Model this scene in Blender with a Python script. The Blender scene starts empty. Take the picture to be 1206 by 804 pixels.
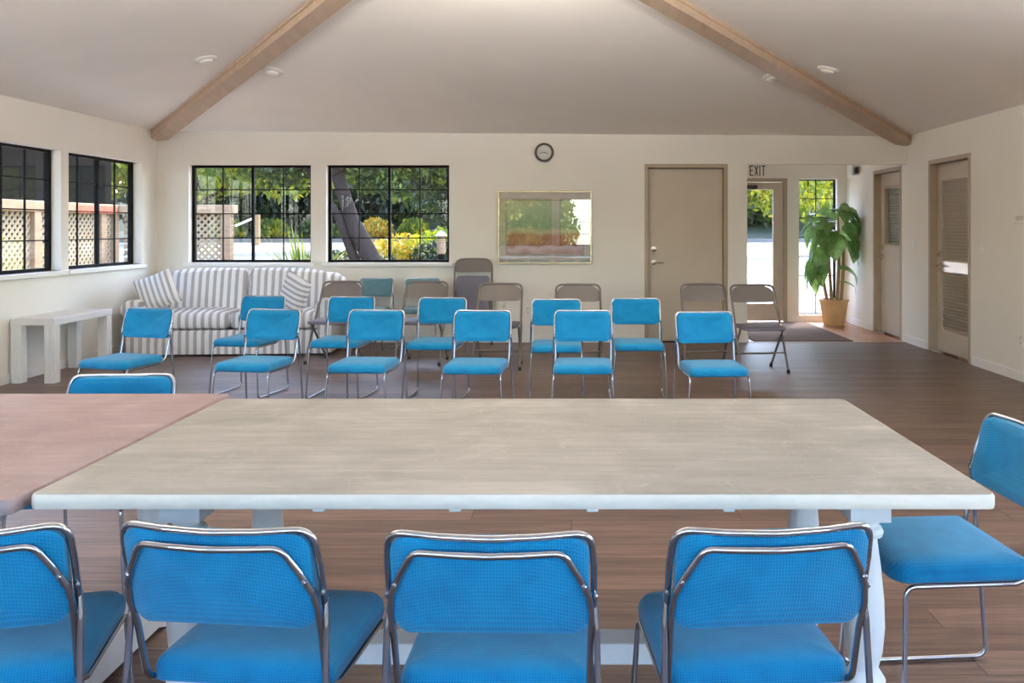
import bpy, bmesh, math, random
from mathutils import Vector, Matrix, Euler
R = math.radians
C = bpy.context.scene.collection
sc = bpy.context.scene

# ------------------------------------------------------------------ materials
def newmat(name):
    m = bpy.data.materials.new(name); m.use_nodes = True
    nt = m.node_tree; nt.nodes.clear()
    out = nt.nodes.new('ShaderNodeOutputMaterial')
    return m, nt, out

def N(nt, t, **kw):
    n = nt.nodes.new(t)
    for k, v in kw.items():
        if k.startswith('i_'):
            key = k[2:].replace('_', ' ')
            n.inputs[key].default_value = v
        else:
            setattr(n, k, v)
    return n

def srgb(r, g, b):
    f = lambda c: (c/255/12.92) if c/255 <= .04045 else ((c/255+.055)/1.055)**2.4
    return (f(r), f(g), f(b), 1)

def ramp(nt, stops, fac=None, interp='LINEAR'):
    n = nt.nodes.new('ShaderNodeValToRGB'); cr = n.color_ramp; cr.interpolation = interp
    while len(cr.elements) < len(stops): cr.elements.new(.5)
    for e, (p, c) in zip(cr.elements, stops):
        e.position = p; e.color = c
    if fac is not None: nt.links.new(fac, n.inputs['Fac'])
    return n

def simple(name, col, rough=.5, metal=0, noise=.06, scale=8, bump=0, bscale=60, stretch=(1, 1, 1), spec=.5, coat=0):
    m, nt, out = newmat(name); L = nt.links.new
    p = N(nt, 'ShaderNodeBsdfPrincipled', i_Roughness=rough, i_Metallic=metal)
    p.inputs['Specular IOR Level'].default_value = spec
    p.inputs['Coat Weight'].default_value = coat
    tc = N(nt, 'ShaderNodeTexCoord'); mp = N(nt, 'ShaderNodeMapping'); mp.inputs['Scale'].default_value = stretch
    L(tc.outputs['Object'], mp.inputs['Vector'])
    nz = N(nt, 'ShaderNodeTexNoise', i_Scale=scale, i_Detail=4.0)
    L(mp.outputs[0], nz.inputs['Vector'])
    a = tuple(min(1, c*(1-noise)) for c in col[:3]) + (1,)
    b = tuple(min(1, c*(1+noise)) for c in col[:3]) + (1,)
    r = ramp(nt, [(.3, a), (.7, b)], nz.outputs['Fac'])
    L(r.outputs[0], p.inputs['Base Color'])
    if bump:
        n2 = N(nt, 'ShaderNodeTexNoise', i_Scale=bscale, i_Detail=3.0); L(mp.outputs[0], n2.inputs['Vector'])
        bp = N(nt, 'ShaderNodeBump', i_Strength=bump, i_Distance=.01); L(n2.outputs['Fac'], bp.inputs['Height'])
        L(bp.outputs[0], p.inputs['Normal'])
    L(p.outputs[0], out.inputs[0])
    return m

def m_fabric(name, c1, c2, scale=170):
    m, nt, out = newmat(name); L = nt.links.new
    p = N(nt, 'ShaderNodeBsdfPrincipled', i_Roughness=.85)
    p.inputs['Specular IOR Level'].default_value = .2
    p.inputs['Sheen Weight'].default_value = .25
    tc = N(nt, 'ShaderNodeTexCoord')
    sp = N(nt, 'ShaderNodeSeparateXYZ'); L(tc.outputs['Object'], sp.inputs[0])
    # woven cells: product of two sine waves, x against (y + z)
    yz = N(nt, 'ShaderNodeMath', operation='ADD'); L(sp.outputs['Y'], yz.inputs[0]); L(sp.outputs['Z'], yz.inputs[1])
    def wave(o, s):
        a = N(nt, 'ShaderNodeMath', operation='MULTIPLY'); L(o, a.inputs[0]); a.inputs[1].default_value = s*6.283
        b = N(nt, 'ShaderNodeMath', operation='SINE'); L(a.outputs[0], b.inputs[0]); return b
    w1 = wave(sp.outputs['X'], scale); w2 = wave(yz.outputs[0], scale)
    mx = N(nt, 'ShaderNodeMath', operation='MAXIMUM'); L(w1.outputs[0], mx.inputs[0]); L(w2.outputs[0], mx.inputs[1])
    mr = N(nt, 'ShaderNodeMapRange'); mr.inputs['From Min'].default_value = -1; L(mx.outputs[0], mr.inputs['Value'])
    nz = N(nt, 'ShaderNodeTexNoise', i_Scale=14.0, i_Detail=5.0); L(tc.outputs['Object'], nz.inputs['Vector'])
    ad = N(nt, 'ShaderNodeMath', operation='MULTIPLY_ADD'); L(nz.outputs['Fac'], ad.inputs[0]); ad.inputs[1].default_value = .5
    m2 = N(nt, 'ShaderNodeMath', operation='MULTIPLY'); L(mr.outputs[0], m2.inputs[0]); m2.inputs[1].default_value = .30
    L(m2.outputs[0], ad.inputs[2])
    r = ramp(nt, [(.2, c1), (.6, c2)], ad.outputs[0])
    L(r.outputs[0], p.inputs['Base Color'])
    bp = N(nt, 'ShaderNodeBump', i_Strength=.5, i_Distance=.0015); L(mr.outputs[0], bp.inputs['Height'])
    L(bp.outputs[0], p.inputs['Normal'])
    L(p.outputs[0], out.inputs[0])
    return m

def m_stripes(name, axis='X', period=.08, angle=0):
    m, nt, out = newmat(name); L = nt.links.new
    p = N(nt, 'ShaderNodeBsdfPrincipled', i_Roughness=.9); p.inputs['Specular IOR Level'].default_value = .15
    tc = N(nt, 'ShaderNodeTexCoord'); mp = N(nt, 'ShaderNodeMapping'); mp.inputs['Rotation'].default_value = (0, angle, 0)
    L(tc.outputs['Object'], mp.inputs['Vector'])
    sp = N(nt, 'ShaderNodeSeparateXYZ'); L(mp.outputs[0], sp.inputs[0])
    nz = N(nt, 'ShaderNodeTexNoise', i_Scale=3.0); L(mp.outputs[0], nz.inputs['Vector'])
    a = N(nt, 'ShaderNodeMath', operation='MULTIPLY_ADD'); L(nz.outputs['Fac'], a.inputs[0]); a.inputs[1].default_value = .012
    L(sp.outputs[axis], a.inputs[2])
    b = N(nt, 'ShaderNodeMath', operation='DIVIDE'); L(a.outputs[0], b.inputs[0]); b.inputs[1].default_value = period
    f = N(nt, 'ShaderNodeMath', operation='FRACT'); L(b.outputs[0], f.inputs[0])
    w = srgb(240, 238, 234); g = srgb(178, 176, 178); g2 = srgb(204, 201, 200)
    r = ramp(nt, [(0, w), (.46, g2), (.54, g), (.86, g), (.92, g2), (.94, w)], f.outputs[0], 'CONSTANT')
    L(r.outputs[0], p.inputs['Base Color'])
    n2 = N(nt, 'ShaderNodeTexNoise', i_Scale=12.0); L(tc.outputs['Object'], n2.inputs['Vector'])
    bp = N(nt, 'ShaderNodeBump', i_Strength=.25, i_Distance=.02); L(n2.outputs['Fac'], bp.inputs['Height']); L(bp.outputs[0], p.inputs['Normal'])
    L(p.outputs[0], out.inputs[0])
    return m

def m_planks(name, cols, pw=.15, pl=1.25, rough=.42, gap=.003, rot=0):
    m, nt, out = newmat(name); L = nt.links.new
    p = N(nt, 'ShaderNodeBsdfPrincipled', i_Roughness=rough)
    tc = N(nt, 'ShaderNodeTexCoord'); mp = N(nt, 'ShaderNodeMapping'); mp.inputs['Rotation'].default_value = (0, 0, rot)
    L(tc.outputs['Object'], mp.inputs['Vector'])
    br = N(nt, 'ShaderNodeTexBrick', offset=.37, i_Scale=1.0, i_Mortar_Size=gap, i_Bias=0.0, i_Brick_Width=pl, i_Row_Height=pw)
    br.inputs['Color1'].default_value = (0, 0, 0, 1); br.inputs['Color2'].default_value = (1, 1, 1, 1); br.inputs['Mortar'].default_value = (.5, .5, .5, 1)
    br.inputs['Mortar Smooth'].default_value = .1
    L(mp.outputs[0], br.inputs['Vector'])
    m2 = N(nt, 'ShaderNodeMapping'); m2.inputs['Scale'].default_value = (1.3, 22, 1); L(mp.outputs[0], m2.inputs['Vector'])
    # shift the grain from board to board
    sh = N(nt, 'ShaderNodeVectorMath', operation='MULTIPLY_ADD'); L(br.outputs['Color'], sh.inputs[0]); sh.inputs[1].default_value = (7, 13, 0); L(m2.outputs[0], sh.inputs[2])
    nz = N(nt, 'ShaderNodeTexNoise', i_Scale=1.6, i_Detail=7.0, i_Roughness=.62, i_Distortion=.6); L(sh.outputs[0], nz.inputs['Vector'])
    mix = N(nt, 'ShaderNodeMath', operation='MULTIPLY_ADD'); L(br.outputs['Color'], mix.inputs[0]); mix.inputs[1].default_value = .22
    L(nz.outputs['Fac'], mix.inputs[2])
    r = ramp(nt, [(.30, cols[0]), (.55, cols[1]), (.85, cols[2])], mix.outputs[0])
    mm = N(nt, 'ShaderNodeMixRGB', blend_type='MULTIPLY'); mm.inputs['Color2'].default_value = (.45, .4, .36, 1)
    L(br.outputs['Fac'], mm.inputs['Fac']); L(r.outputs[0], mm.inputs['Color1'])
    L(mm.outputs[0], p.inputs['Base Color'])
    bp = N(nt, 'ShaderNodeBump', i_Strength=.25, i_Distance=.002); L(nz.outputs['Fac'], bp.inputs['Height']); L(bp.outputs[0], p.inputs['Normal'])
    L(p.outputs[0], out.inputs[0])
    return m

def m_glass(name, tint=(1, 1, 1, 1), base=.05):
    m, nt, out = newmat(name); L = nt.links.new
    tr = N(nt, 'ShaderNodeBsdfTransparent'); tr.inputs[0].default_value = tint
    gl = N(nt, 'ShaderNodeBsdfGlossy', i_Roughness=.0)
    lw = N(nt, 'ShaderNodeLayerWeight', i_Blend=.5)
    pw = N(nt, 'ShaderNodeMath', operation='POWER'); L(lw.outputs['Facing'], pw.inputs[0]); pw.inputs[1].default_value = 4
    ma = N(nt, 'ShaderNodeMath', operation='MULTIPLY_ADD'); L(pw.outputs[0], ma.inputs[0]); ma.inputs[1].default_value = .5; ma.inputs[2].default_value = base
    mx = N(nt, 'ShaderNodeMixShader'); L(ma.outputs[0], mx.inputs[0]); L(tr.outputs[0], mx.inputs[1]); L(gl.outputs[0], mx.inputs[2])
    L(mx.outputs[0], out.inputs[0])
    return m

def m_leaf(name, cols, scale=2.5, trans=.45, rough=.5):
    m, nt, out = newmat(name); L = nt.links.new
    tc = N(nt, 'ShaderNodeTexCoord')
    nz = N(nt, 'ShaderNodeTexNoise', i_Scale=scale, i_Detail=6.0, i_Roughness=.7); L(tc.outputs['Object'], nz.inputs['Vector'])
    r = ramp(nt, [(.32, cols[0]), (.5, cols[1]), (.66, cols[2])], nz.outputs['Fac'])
    p = N(nt, 'ShaderNodeBsdfPrincipled', i_Roughness=rough); L(r.outputs[0], p.inputs['Base Color'])
    t = N(nt, 'ShaderNodeBsdfTranslucent')
    hs = N(nt, 'ShaderNodeHueSaturation', i_Value=1.7, i_Saturation=1.1, i_Hue=.485); L(r.outputs[0], hs.inputs['Color']); L(hs.outputs[0], t.inputs[0])
    mx = N(nt, 'ShaderNodeMixShader'); mx.inputs[0].default_value = trans
    L(p.outputs[0], mx.inputs[1]); L(t.outputs[0], mx.inputs[2]); L(mx.outputs[0], out.inputs[0])
    return m

def m_tabletop(name, c1, c2, c3):
    m, nt, out = newmat(name); L = nt.links.new
    p = N(nt, 'ShaderNodeBsdfPrincipled', i_Roughness=.42)
    tc = N(nt, 'ShaderNodeTexCoord'); mp = N(nt, 'ShaderNodeMapping'); mp.inputs['Scale'].default_value = (1, 9, 9)
    L(tc.outputs['Object'], mp.inputs['Vector'])
    a = N(nt, 'ShaderNodeTexNoise', i_Scale=3.0, i_Detail=8.0, i_Roughness=.65); L(mp.outputs[0], a.inputs['Vector'])
    b = N(nt, 'ShaderNodeTexNoise', i_Scale=2.2, i_Detail=5.0, i_Distortion=1.5); L(tc.outputs['Object'], b.inputs['Vector'])
    ad = N(nt, 'ShaderNodeMath', operation='MULTIPLY_ADD'); L(a.outputs['Fac'], ad.inputs[0]); ad.inputs[1].default_value = .45
    hb = N(nt, 'ShaderNodeMath', operation='MULTIPLY'); L(b.outputs['Fac'], hb.inputs[0]); hb.inputs[1].default_value = .55
    L(hb.outputs[0], ad.inputs[2])
    r = ramp(nt, [(.34, c1), (.5, c2), (.66, c3)], ad.outputs[0])
    # pale wandering scratches
    v = N(nt, 'ShaderNodeTexNoise', i_Scale=4.5, i_Detail=2.0, i_Distortion=3.0); L(tc.outputs['Object'], v.inputs['Vector'])
    vr = ramp(nt, [(.49, (0, 0, 0, 1)), (.5, (.5, .5, .5, 1)), (.51, (0, 0, 0, 1))], v.outputs['Fac'])
    mx = N(nt, 'ShaderNodeMixRGB'); L(vr.outputs[0], mx.inputs['Fac']); L(r.outputs[0], mx.inputs['Color1']); mx.inputs['Color2'].default_value = c3
    L(mx.outputs[0], p.inputs['Base Color'])
    bp = N(nt, 'ShaderNodeBump', i_Strength=.12, i_Distance=.003); L(a.outputs['Fac'], bp.inputs['Height']); L(bp.outputs[0], p.inputs['Normal'])
    L(p.outputs[0], out.inputs[0])
    return m

M = {}
M['wall'] = simple('wall_paint', srgb(232, 227, 216), .75, bump=.12, bscale=90, noise=.015, scale=2)
M['ceil'] = simple('ceiling_paint', srgb(246, 240, 230), .85, bump=.15, bscale=50, noise=.02, scale=1.5)
M['trim'] = simple('white_trim', srgb(235, 232, 226), .45, noise=.01)
M['beam'] = simple('beam_paint', srgb(198, 174, 148), .5, noise=.08, scale=5, stretch=(3, .4, 3))
M['floor'] = m_planks('laminate_floor', [srgb(64, 48, 42), srgb(94, 74, 65), srgb(126, 104, 92)])
M['tile'] = m_planks('entry_tile', [srgb(146, 100, 66), srgb(172, 122, 84), srgb(192, 146, 108)], pw=.3, pl=.3, rough=.35, gap=.008)
M['mat'] = simple('mat_pile', srgb(98, 78, 64), .95, noise=.2, scale=120, bump=.5, bscale=250)
M['blue'] = m_fabric('blue_weave', srgb(0, 98, 142), srgb(6, 128, 174))
M['teal'] = m_fabric('faded_teal_weave', srgb(84, 122, 132), srgb(108, 144, 150))
M['chrome'] = simple('chrome', srgb(186, 190, 200), .13, metal=1, noise=.02)
M['greymetal'] = simple('grey_enamel', srgb(114, 105, 99), .5, metal=.0, noise=.03)
M['greypad'] = simple('grey_vinyl', srgb(110, 106, 118), .6, noise=.05, bump=.1)
M['rubber'] = simple('rubber', srgb(40, 38, 38), .8)
M['black'] = simple('bronze_black', srgb(12, 11, 10), .6, spec=.15, noise=.1)
M['glass'] = m_glass('window_glass', base=.012)
M['picglass'] = m_glass('picture_glass', base=.13)
M['table'] = m_tabletop('worn_cream_top', srgb(136, 133, 126), srgb(154, 151, 144), srgb(178, 175, 168))
M['table2'] = m_tabletop('rosy_flare_top', srgb(140, 120, 120), srgb(154, 134, 134), srgb(170, 150, 150))  # pink is partly the top's own, partly lens flare put into the colour
M['legpaint'] = simple('white_leg_paint', srgb(226, 224, 220), .5, noise=.04, scale=14)
M['edge'] = simple('white_edge_paint', srgb(222, 212, 196), .5, noise=.06, scale=18, stretch=(1, 4, 4))
M['sofa'] = m_stripes('striped_cover')
M['sofay'] = m_stripes('striped_cover_side', axis='Y')
M['pillow'] = m_stripes('striped_pillow', period=.055)
M['side'] = simple('side_table_paint', srgb(226, 224, 220), .4, noise=.02)
M['door'] = simple('door_paint', srgb(192, 179, 160), .5, noise=.03, scale=3)
M['jamb'] = simple('jamb_paint', srgb(172, 155, 132), .5, noise=.03)
M['nickel'] = simple('brushed_metal', srgb(205, 196, 180), .25, metal=1)
M['pot'] = simple('pot_clay', srgb(206, 170, 122), .7, noise=.1, bump=.2, bscale=40)
M['soil'] = simple('soil', srgb(60, 44, 34), .95, noise=.3, scale=60)
M['stem'] = simple('stem_bark', srgb(168, 140, 100), .8, noise=.2, scale=30)
M['bigleaf'] = m_leaf('glossy_leaf', [srgb(72, 104, 62), srgb(100, 132, 78), srgb(134, 162, 100)], 6, .45, .35)
M['frame'] = simple('gilt_frame', srgb(214, 200, 165), .25, metal=.9)
M['matboard'] = simple('mat_board', srgb(208, 202, 188), .9)
M['clockrim'] = simple('clock_rim', srgb(62, 50, 40), .35)
M['clockface'] = simple('clock_face', srgb(205, 205, 195), .6)
M['plastic'] = simple('white_plastic', srgb(232, 228, 220), .4)
M['dark'] = simple('dark_metal', srgb(50, 42, 38), .4)
M['letter'] = simple('sign_lettering', srgb(48, 44, 38), .6)
M['fence'] = simple('fence_wood', srgb(142, 118, 90), .8, noise=.15, scale=6, stretch=(1, 1, 6))
M['fencered'] = simple('red_cap_board', srgb(176, 92, 66), .8, noise=.15)
M['lattice'] = simple('lattice_wood', srgb(150, 134, 104), .8, noise=.12)
M['paving'] = simple('paving', srgb(146, 138, 132), .9, noise=.08, scale=.8)
M['concrete'] = simple('concrete', srgb(214, 206, 198), .9, noise=.06, scale=1.5)
M['asphalt'] = simple('asphalt', srgb(104, 100, 98), .9, noise=.08, scale=2)
M['hill'] = simple('hill_cover', srgb(44, 50, 30), .95, noise=.3, scale=2, bump=.5)
M['earth'] = simple('mulch', srgb(112, 84, 62), .95, noise=.3, scale=8, bump=.5)
M['bark'] = simple('tree_bark', srgb(44, 30, 21), .9, noise=.3, scale=6, bump=.8, bscale=18, stretch=(1, 1, .3))
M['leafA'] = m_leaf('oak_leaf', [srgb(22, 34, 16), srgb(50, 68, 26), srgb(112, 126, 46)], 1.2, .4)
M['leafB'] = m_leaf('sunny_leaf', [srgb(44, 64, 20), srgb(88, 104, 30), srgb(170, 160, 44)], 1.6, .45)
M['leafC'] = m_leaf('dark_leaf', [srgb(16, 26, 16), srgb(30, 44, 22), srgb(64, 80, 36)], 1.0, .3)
M['leafG'] = m_leaf('orange_flower', [srgb(70, 90, 30), srgb(150, 140, 40), srgb(200, 120, 50)], 4.0, .35)
M['siding'] = simple('dark_siding', srgb(26, 24, 22), .95, noise=.1, spec=.0, stretch=(.2, .2, 6))
M['roof'] = simple('roof_felt', srgb(90, 84, 78), .9)
M['blind'] = simple('blind_slat', srgb(222, 220, 214), .5)
M['lampglass'] = simple('opal_glass', srgb(245, 240, 228), .4)

# print behind the picture glass: colour bands imitate the reflected garden over the reddish table
def m_print_reflection():
    m, nt, out = newmat('print_with_reflection'); L = nt.links.new
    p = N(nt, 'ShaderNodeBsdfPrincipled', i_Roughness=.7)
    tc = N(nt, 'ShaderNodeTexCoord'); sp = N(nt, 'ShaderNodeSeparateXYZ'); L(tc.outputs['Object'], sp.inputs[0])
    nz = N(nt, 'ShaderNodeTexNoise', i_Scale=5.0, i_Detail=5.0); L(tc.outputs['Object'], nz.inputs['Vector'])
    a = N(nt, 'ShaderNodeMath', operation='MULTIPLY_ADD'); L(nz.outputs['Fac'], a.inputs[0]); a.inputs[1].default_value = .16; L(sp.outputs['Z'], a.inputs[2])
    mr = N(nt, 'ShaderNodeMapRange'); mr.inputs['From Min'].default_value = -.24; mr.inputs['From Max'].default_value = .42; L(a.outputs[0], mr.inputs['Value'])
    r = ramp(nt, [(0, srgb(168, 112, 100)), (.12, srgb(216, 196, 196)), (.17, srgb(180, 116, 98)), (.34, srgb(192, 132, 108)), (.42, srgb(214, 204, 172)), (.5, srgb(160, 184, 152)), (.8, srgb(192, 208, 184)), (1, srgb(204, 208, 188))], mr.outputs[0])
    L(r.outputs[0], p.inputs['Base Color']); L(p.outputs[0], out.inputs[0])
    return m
M['print'] = m_print_reflection()

# ------------------------------------------------------------------ mesh helpers
def link(name, bm, m, parent=None, smooth=False, loc=None, rot=None):
    me = bpy.data.meshes.new(name)
    bmesh.ops.recalc_face_normals(bm, faces=bm.faces)
    bm.to_mesh(me); bm.free()
    if smooth:
        for p in me.polygons: p.use_smooth = True
        try: me.set_sharp_from_angle(angle=R(38))
        except Exception: pass
    me.materials.append(m)
    o = bpy.data.objects.new(name, me); C.objects.link(o)
    if parent is not None: o.parent = parent
    if loc: o.location = loc
    if rot: o.rotation_euler = rot
    return o

def thing(name, label, cat, loc=(0, 0, 0), rz=0, group=None):
    o = bpy.data.objects.new(name, None); C.objects.link(o)
    o.empty_display_size = .1
    o.location = loc; o.rotation_euler = (0, 0, rz)
    o['label'] = label; o['category'] = cat
    if group: o['group'] = group
    return o

def tag(o, label, cat, group=None, kind=None):
    o['label'] = label; o['category'] = cat
    if group: o['group'] = group
    if kind: o['kind'] = kind
    return o

def struct(name, bm, m, label=None, loc=None):
    o = link(name, bm, m, loc=loc); o['kind'] = 'structure'
    return o

def sempty(name, loc, rz=0):
    o = bpy.data.objects.new(name, None); C.objects.link(o)
    o.location = loc; o.rotation_euler = (0, 0, rz); o['kind'] = 'structure'
    return o

def dup(root, loc, rz, label=None, group=None):
    def cp(o, parent):
        c = o.copy(); C.objects.link(c)
        if parent is not None: c.parent = parent
        for ch in o.children: cp(ch, c)
        return c
    r = cp(root, None)
    r.location = loc; r.rotation_euler = (0, 0, rz)
    if label: r['label'] = label
    if group: r['group'] = group
    return r

def box(bm, x0, x1, y0, y1, z0, z1, bev=0, mat=None):
    vs = [bm.verts.new((x, y, z)) for x in (x0, x1) for y in (y0, y1) for z in (z0, z1)]
    f = [(0, 1, 3, 2), (4, 6, 7, 5), (0, 4, 5, 1), (2, 3, 7, 6), (0, 2, 6, 4), (1, 5, 7, 3)]
    fs = [bm.faces.new([vs[i] for i in q]) for q in f]
    if mat is not None:
        for v in vs: v.co = mat @ v.co
    if bev:
        es = list({e for fc in fs for e in fc.edges})
        bmesh.ops.bevel(bm, geom=es, offset=bev, segments=2, affect='EDGES', profile=.5)
    return vs

def B(*a, **k):
    bm = bmesh.new(); box(bm, *a, **k); return bm

def rings(bm, rs, caps=True, closed=True):
    """bridge successive rings of 3-D points"""
    allv = [[bm.verts.new(p) for p in r] for r in rs]
    n = len(rs[0])
    for a, b in zip(allv, allv[1:]):
        for i in range(n if closed else n-1):
            j = (i+1) % n
            bm.faces.new((a[i], a[j], b[j], b[i]))
    if caps:
        bm.faces.new(list(reversed(allv[0]))); bm.faces.new(allv[-1])
    return bm

def lathe(bm, prof, n=24, c=(0, 0, 0), caps=True):
    rs = [[(c[0]+r*math.cos(2*math.pi*i/n), c[1]+r*math.sin(2*math.pi*i/n), c[2]+z) for i in range(n)] for r, z in prof]
    return rings(bm, rs, caps)

def fillet(pts, rad, seg=5, closed=False):
    P = [Vector(p) for p in pts]; n = len(P); out = []
    rr = rad if isinstance(rad, (list, tuple)) else [rad]*n
    for i in range(n):
        if not closed and i in (0, n-1): out.append(P[i]); continue
        a, b, c = P[i-1], P[i], P[(i+1) % n]
        u = (a-b); v = (c-b); r = rr[i]
        if r <= 0: out.append(b); continue
        lu, lv = u.length, v.length
        u.normalize(); v.normalize()
        ang = u.angle(v)
        if ang > math.pi-.02: out.append(b); continue
        t = min(r/math.tan(ang/2), lu*.48, lv*.48)
        p0 = b+u*t; p1 = b+v*t
        for k in range(seg+1):
            s = k/seg
            out.append(p0*(1-s)**2 + b*2*s*(1-s) + p1*s*s)
    return out

def tube(bm, pts, r, n=8, closed=False, caps=True):
    P = [Vector(p) for p in pts]; m = len(P)
    T = []
    for i in range(m):
        if closed: t = P[(i+1) % m]-P[i-1]
        else: t = P[min(i+1, m-1)]-P[max(i-1, 0)]
        T.append(t.normalized())
    up = Vector((0, 0, 1)) if abs(T[0].z) < .9 else Vector((0, 1, 0))
    nrm = (up-T[0]*up.dot(T[0])).normalized()
    rs = []
    for i in range(m):
        if i:
            q = T[i-1].rotation_difference(T[i]); nrm = q @ nrm
            nrm = (nrm-T[i]*nrm.dot(T[i])).normalized()
        bi = T[i].cross(nrm)
        rad = r[i] if isinstance(r, (list, tuple)) else r
        rs.append([P[i]+(nrm*math.cos(2*math.pi*k/n)+bi*math.sin(2*math.pi*k/n))*rad for k in range(n)])
    if closed: rs.append(rs[0])
    rings(bm, rs, caps=caps and not closed)
    if closed: bmesh.ops.remove_doubles(bm, verts=bm.verts, dist=1e-5)
    return bm

def rrect(w, d, r, seg=5):
    """rounded rectangle outline; r = one radius or four (++, -+, --, +-)"""
    rr = [r]*4 if not isinstance(r, (list, tuple)) else r
    out = []
    for q, (sx, sy) in enumerate(((1, 1), (-1, 1), (-1, -1), (1, -1))):
        cx, cy = sx*(w/2-rr[q]), sy*(d/2-rr[q]); a0 = q*math.pi/2
        for k in range(seg+1):
            a = a0+k/seg*math.pi/2
            out.append((cx+rr[q]*math.cos(a), cy+rr[q]*math.sin(a)))
    return out

def pad(bm, w, d, r, prof, fn=None, seg=5):
    """puffy rounded slab: prof = [(inset, z)...]; closed with concentric rings; fn maps (x,y,z)"""
    rs = []
    def ring(ins, z):
        rr = [max(.004, q-ins) for q in (r if isinstance(r, (list, tuple)) else [r]*4)]
        return [(x, y, z) for x, y in rrect(w-2*ins, d-2*ins, rr, seg)]
    m = min(w, d)/2
    z0, z1 = prof[0][1], prof[-1][1]; i0, i1 = prof[0][0], prof[-1][0]
    inner = [.97, .75, .5, .25]
    def lerp_ring(ins, z, s):
        base = ring(ins, z); return [(x*s, y*s, z) for x, y, z in base]
    rs += [lerp_ring(i0, z0, s) for s in (.02, .3, .55, .8)]
    for i, z in prof: rs.append(ring(i, z))
    rs += [lerp_ring(i1, z1, s) for s in (.8, .55, .3, .02)]
    if fn: rs = [[fn(*p) for p in q] for q in rs]
    rings(bm, rs)
    return bm

# ------------------------------------------------------------------ room shell
XL, XR, YB, YF = -4.88, 3.95, 10.0, -1.4
T = .14
ZE = 2.50
YV = 12.2      # far wall of the entry
def wall_x(bm, y0, y1, x0, x1, z0, z1, holes):
    """wall running along x between y0..y1 thick, holes = (xa, xb, za, zb)"""
    xs = sorted({x0, x1, *[h[0] for h in holes], *[h[1] for h in holes]})
    zs = sorted({z0, z1, *[h[2] for h in holes], *[h[3] for h in holes]})
    for a, b in zip(xs, xs[1:]):
        for c, d in zip(zs, zs[1:]):
            mx, mz = (a+b)/2, (c+d)/2
            if any(h[0] < mx < h[1] and h[2] < mz < h[3] for h in holes): continue
            box(bm, a, b, y0, y1, c, d)
    return bm
def wall_y(bm, x0, x1, y0, y1, z0, z1, holes):
    b2 = bmesh.new(); wall_x(b2, x0, x1, y0, y1, z0, z1, holes)
    for v in b2.verts: v.co = Vector((v.co.y, v.co.x, v.co.z))
    me = bpy.data.meshes.new('t'); b2.to_mesh(me); b2.free(); bm.from_mesh(me); bpy.data.meshes.remove(me)
    return bm

WZ0, WZ1 = .94, 2.09
back_wins = [(-4.51, -3.07), (-2.89, -1.44)]
left_wins = [(8.24, 9.64), (6.70, 8.12), (4.6, 6.0), (3.0, 4.4), (.8, 2.2)]  # first two in view; the nearer ones are unseen, added for even light
added_right_wins = [(3.6, 5.0), (1.8, 3.2), (0, 1.4)]  # unseen windows, added to let in more daylight
front_wins = [(-4.5, -2.6), (-2.4, -.5), (-.3, 1.4), (1.6, 3.6)]
DOOR1 = (.86, 1.84, 0, 2.10)
OPEN = (2.07, 3.95, 0, 2.10)
D3 = (10.16, 11.10, 0, 2.09)       # half-glazed door in the right wall of the entry
D4 = (8.40, 9.38, 0, 2.09)         # louvered door
bm = bmesh.new(); wall_x(bm, YB, YB+T, XL-T, XR, -.05, ZE, [(a, b, WZ0, WZ1) for a, b in back_wins]+[DOOR1[:2]+(-.05, 2.10), OPEN[:2]+(-.05, 2.10)])
struct('wall_back', bm, M['wall'])
bm = bmesh.new(); wall_y(bm, XL-T, XL, YF-T, YB, -.05, ZE, [(a, b, WZ0, WZ1) for a, b in left_wins])
struct('wall_left', bm, M['wall'])
bm = bmesh.new(); wall_y(bm, XR, XR+T, YF-T, YV+T, -.05, ZE, [(a, b, WZ0, WZ1) for a, b in added_right_wins]+[(D3[0], D3[1], -.05, 2.09), (D4[0], D4[1], -.05, 2.09)])
struct('wall_right', bm, M['wall'])
bm = bmesh.new(); wall_x(bm, YF-T, YF, XL, XR, -.05, ZE, [(a, b, .9, 2.1) for a, b in front_wins])
struct('wall_front', bm, M['wall'])
DE = (2.12, 3.10)   # entry door in the far wall
SL = (3.27, 3.82)   # sidelight
bm = bmesh.new(); wall_x(bm, YV, YV+T, 1.93, XR, -.05, ZE, [(DE[0], DE[1], -.05, 2.06), (SL[0], SL[1], .10, 2.05)])
struct('wall_entry', bm, M['wall'])
struct('wall_entry_side', B(1.93, 2.07, YB+T, YV, -.05, ZE), M['wall'])
struct('floor', B(XL, XR, YF, YB, -.05, 0), M['floor'])
struct('floor_entry', B(2.07, XR, YB, YV, -.05, -.001), M['tile'])
struct('trim_threshold', B(2.07, XR, YB-.03, YB+.02, 0, .006), M['jamb'])
struct('ceiling_entry', B(2.07, XR, YB+T, YV, 2.32, 2.42), M['ceil'])
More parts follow.
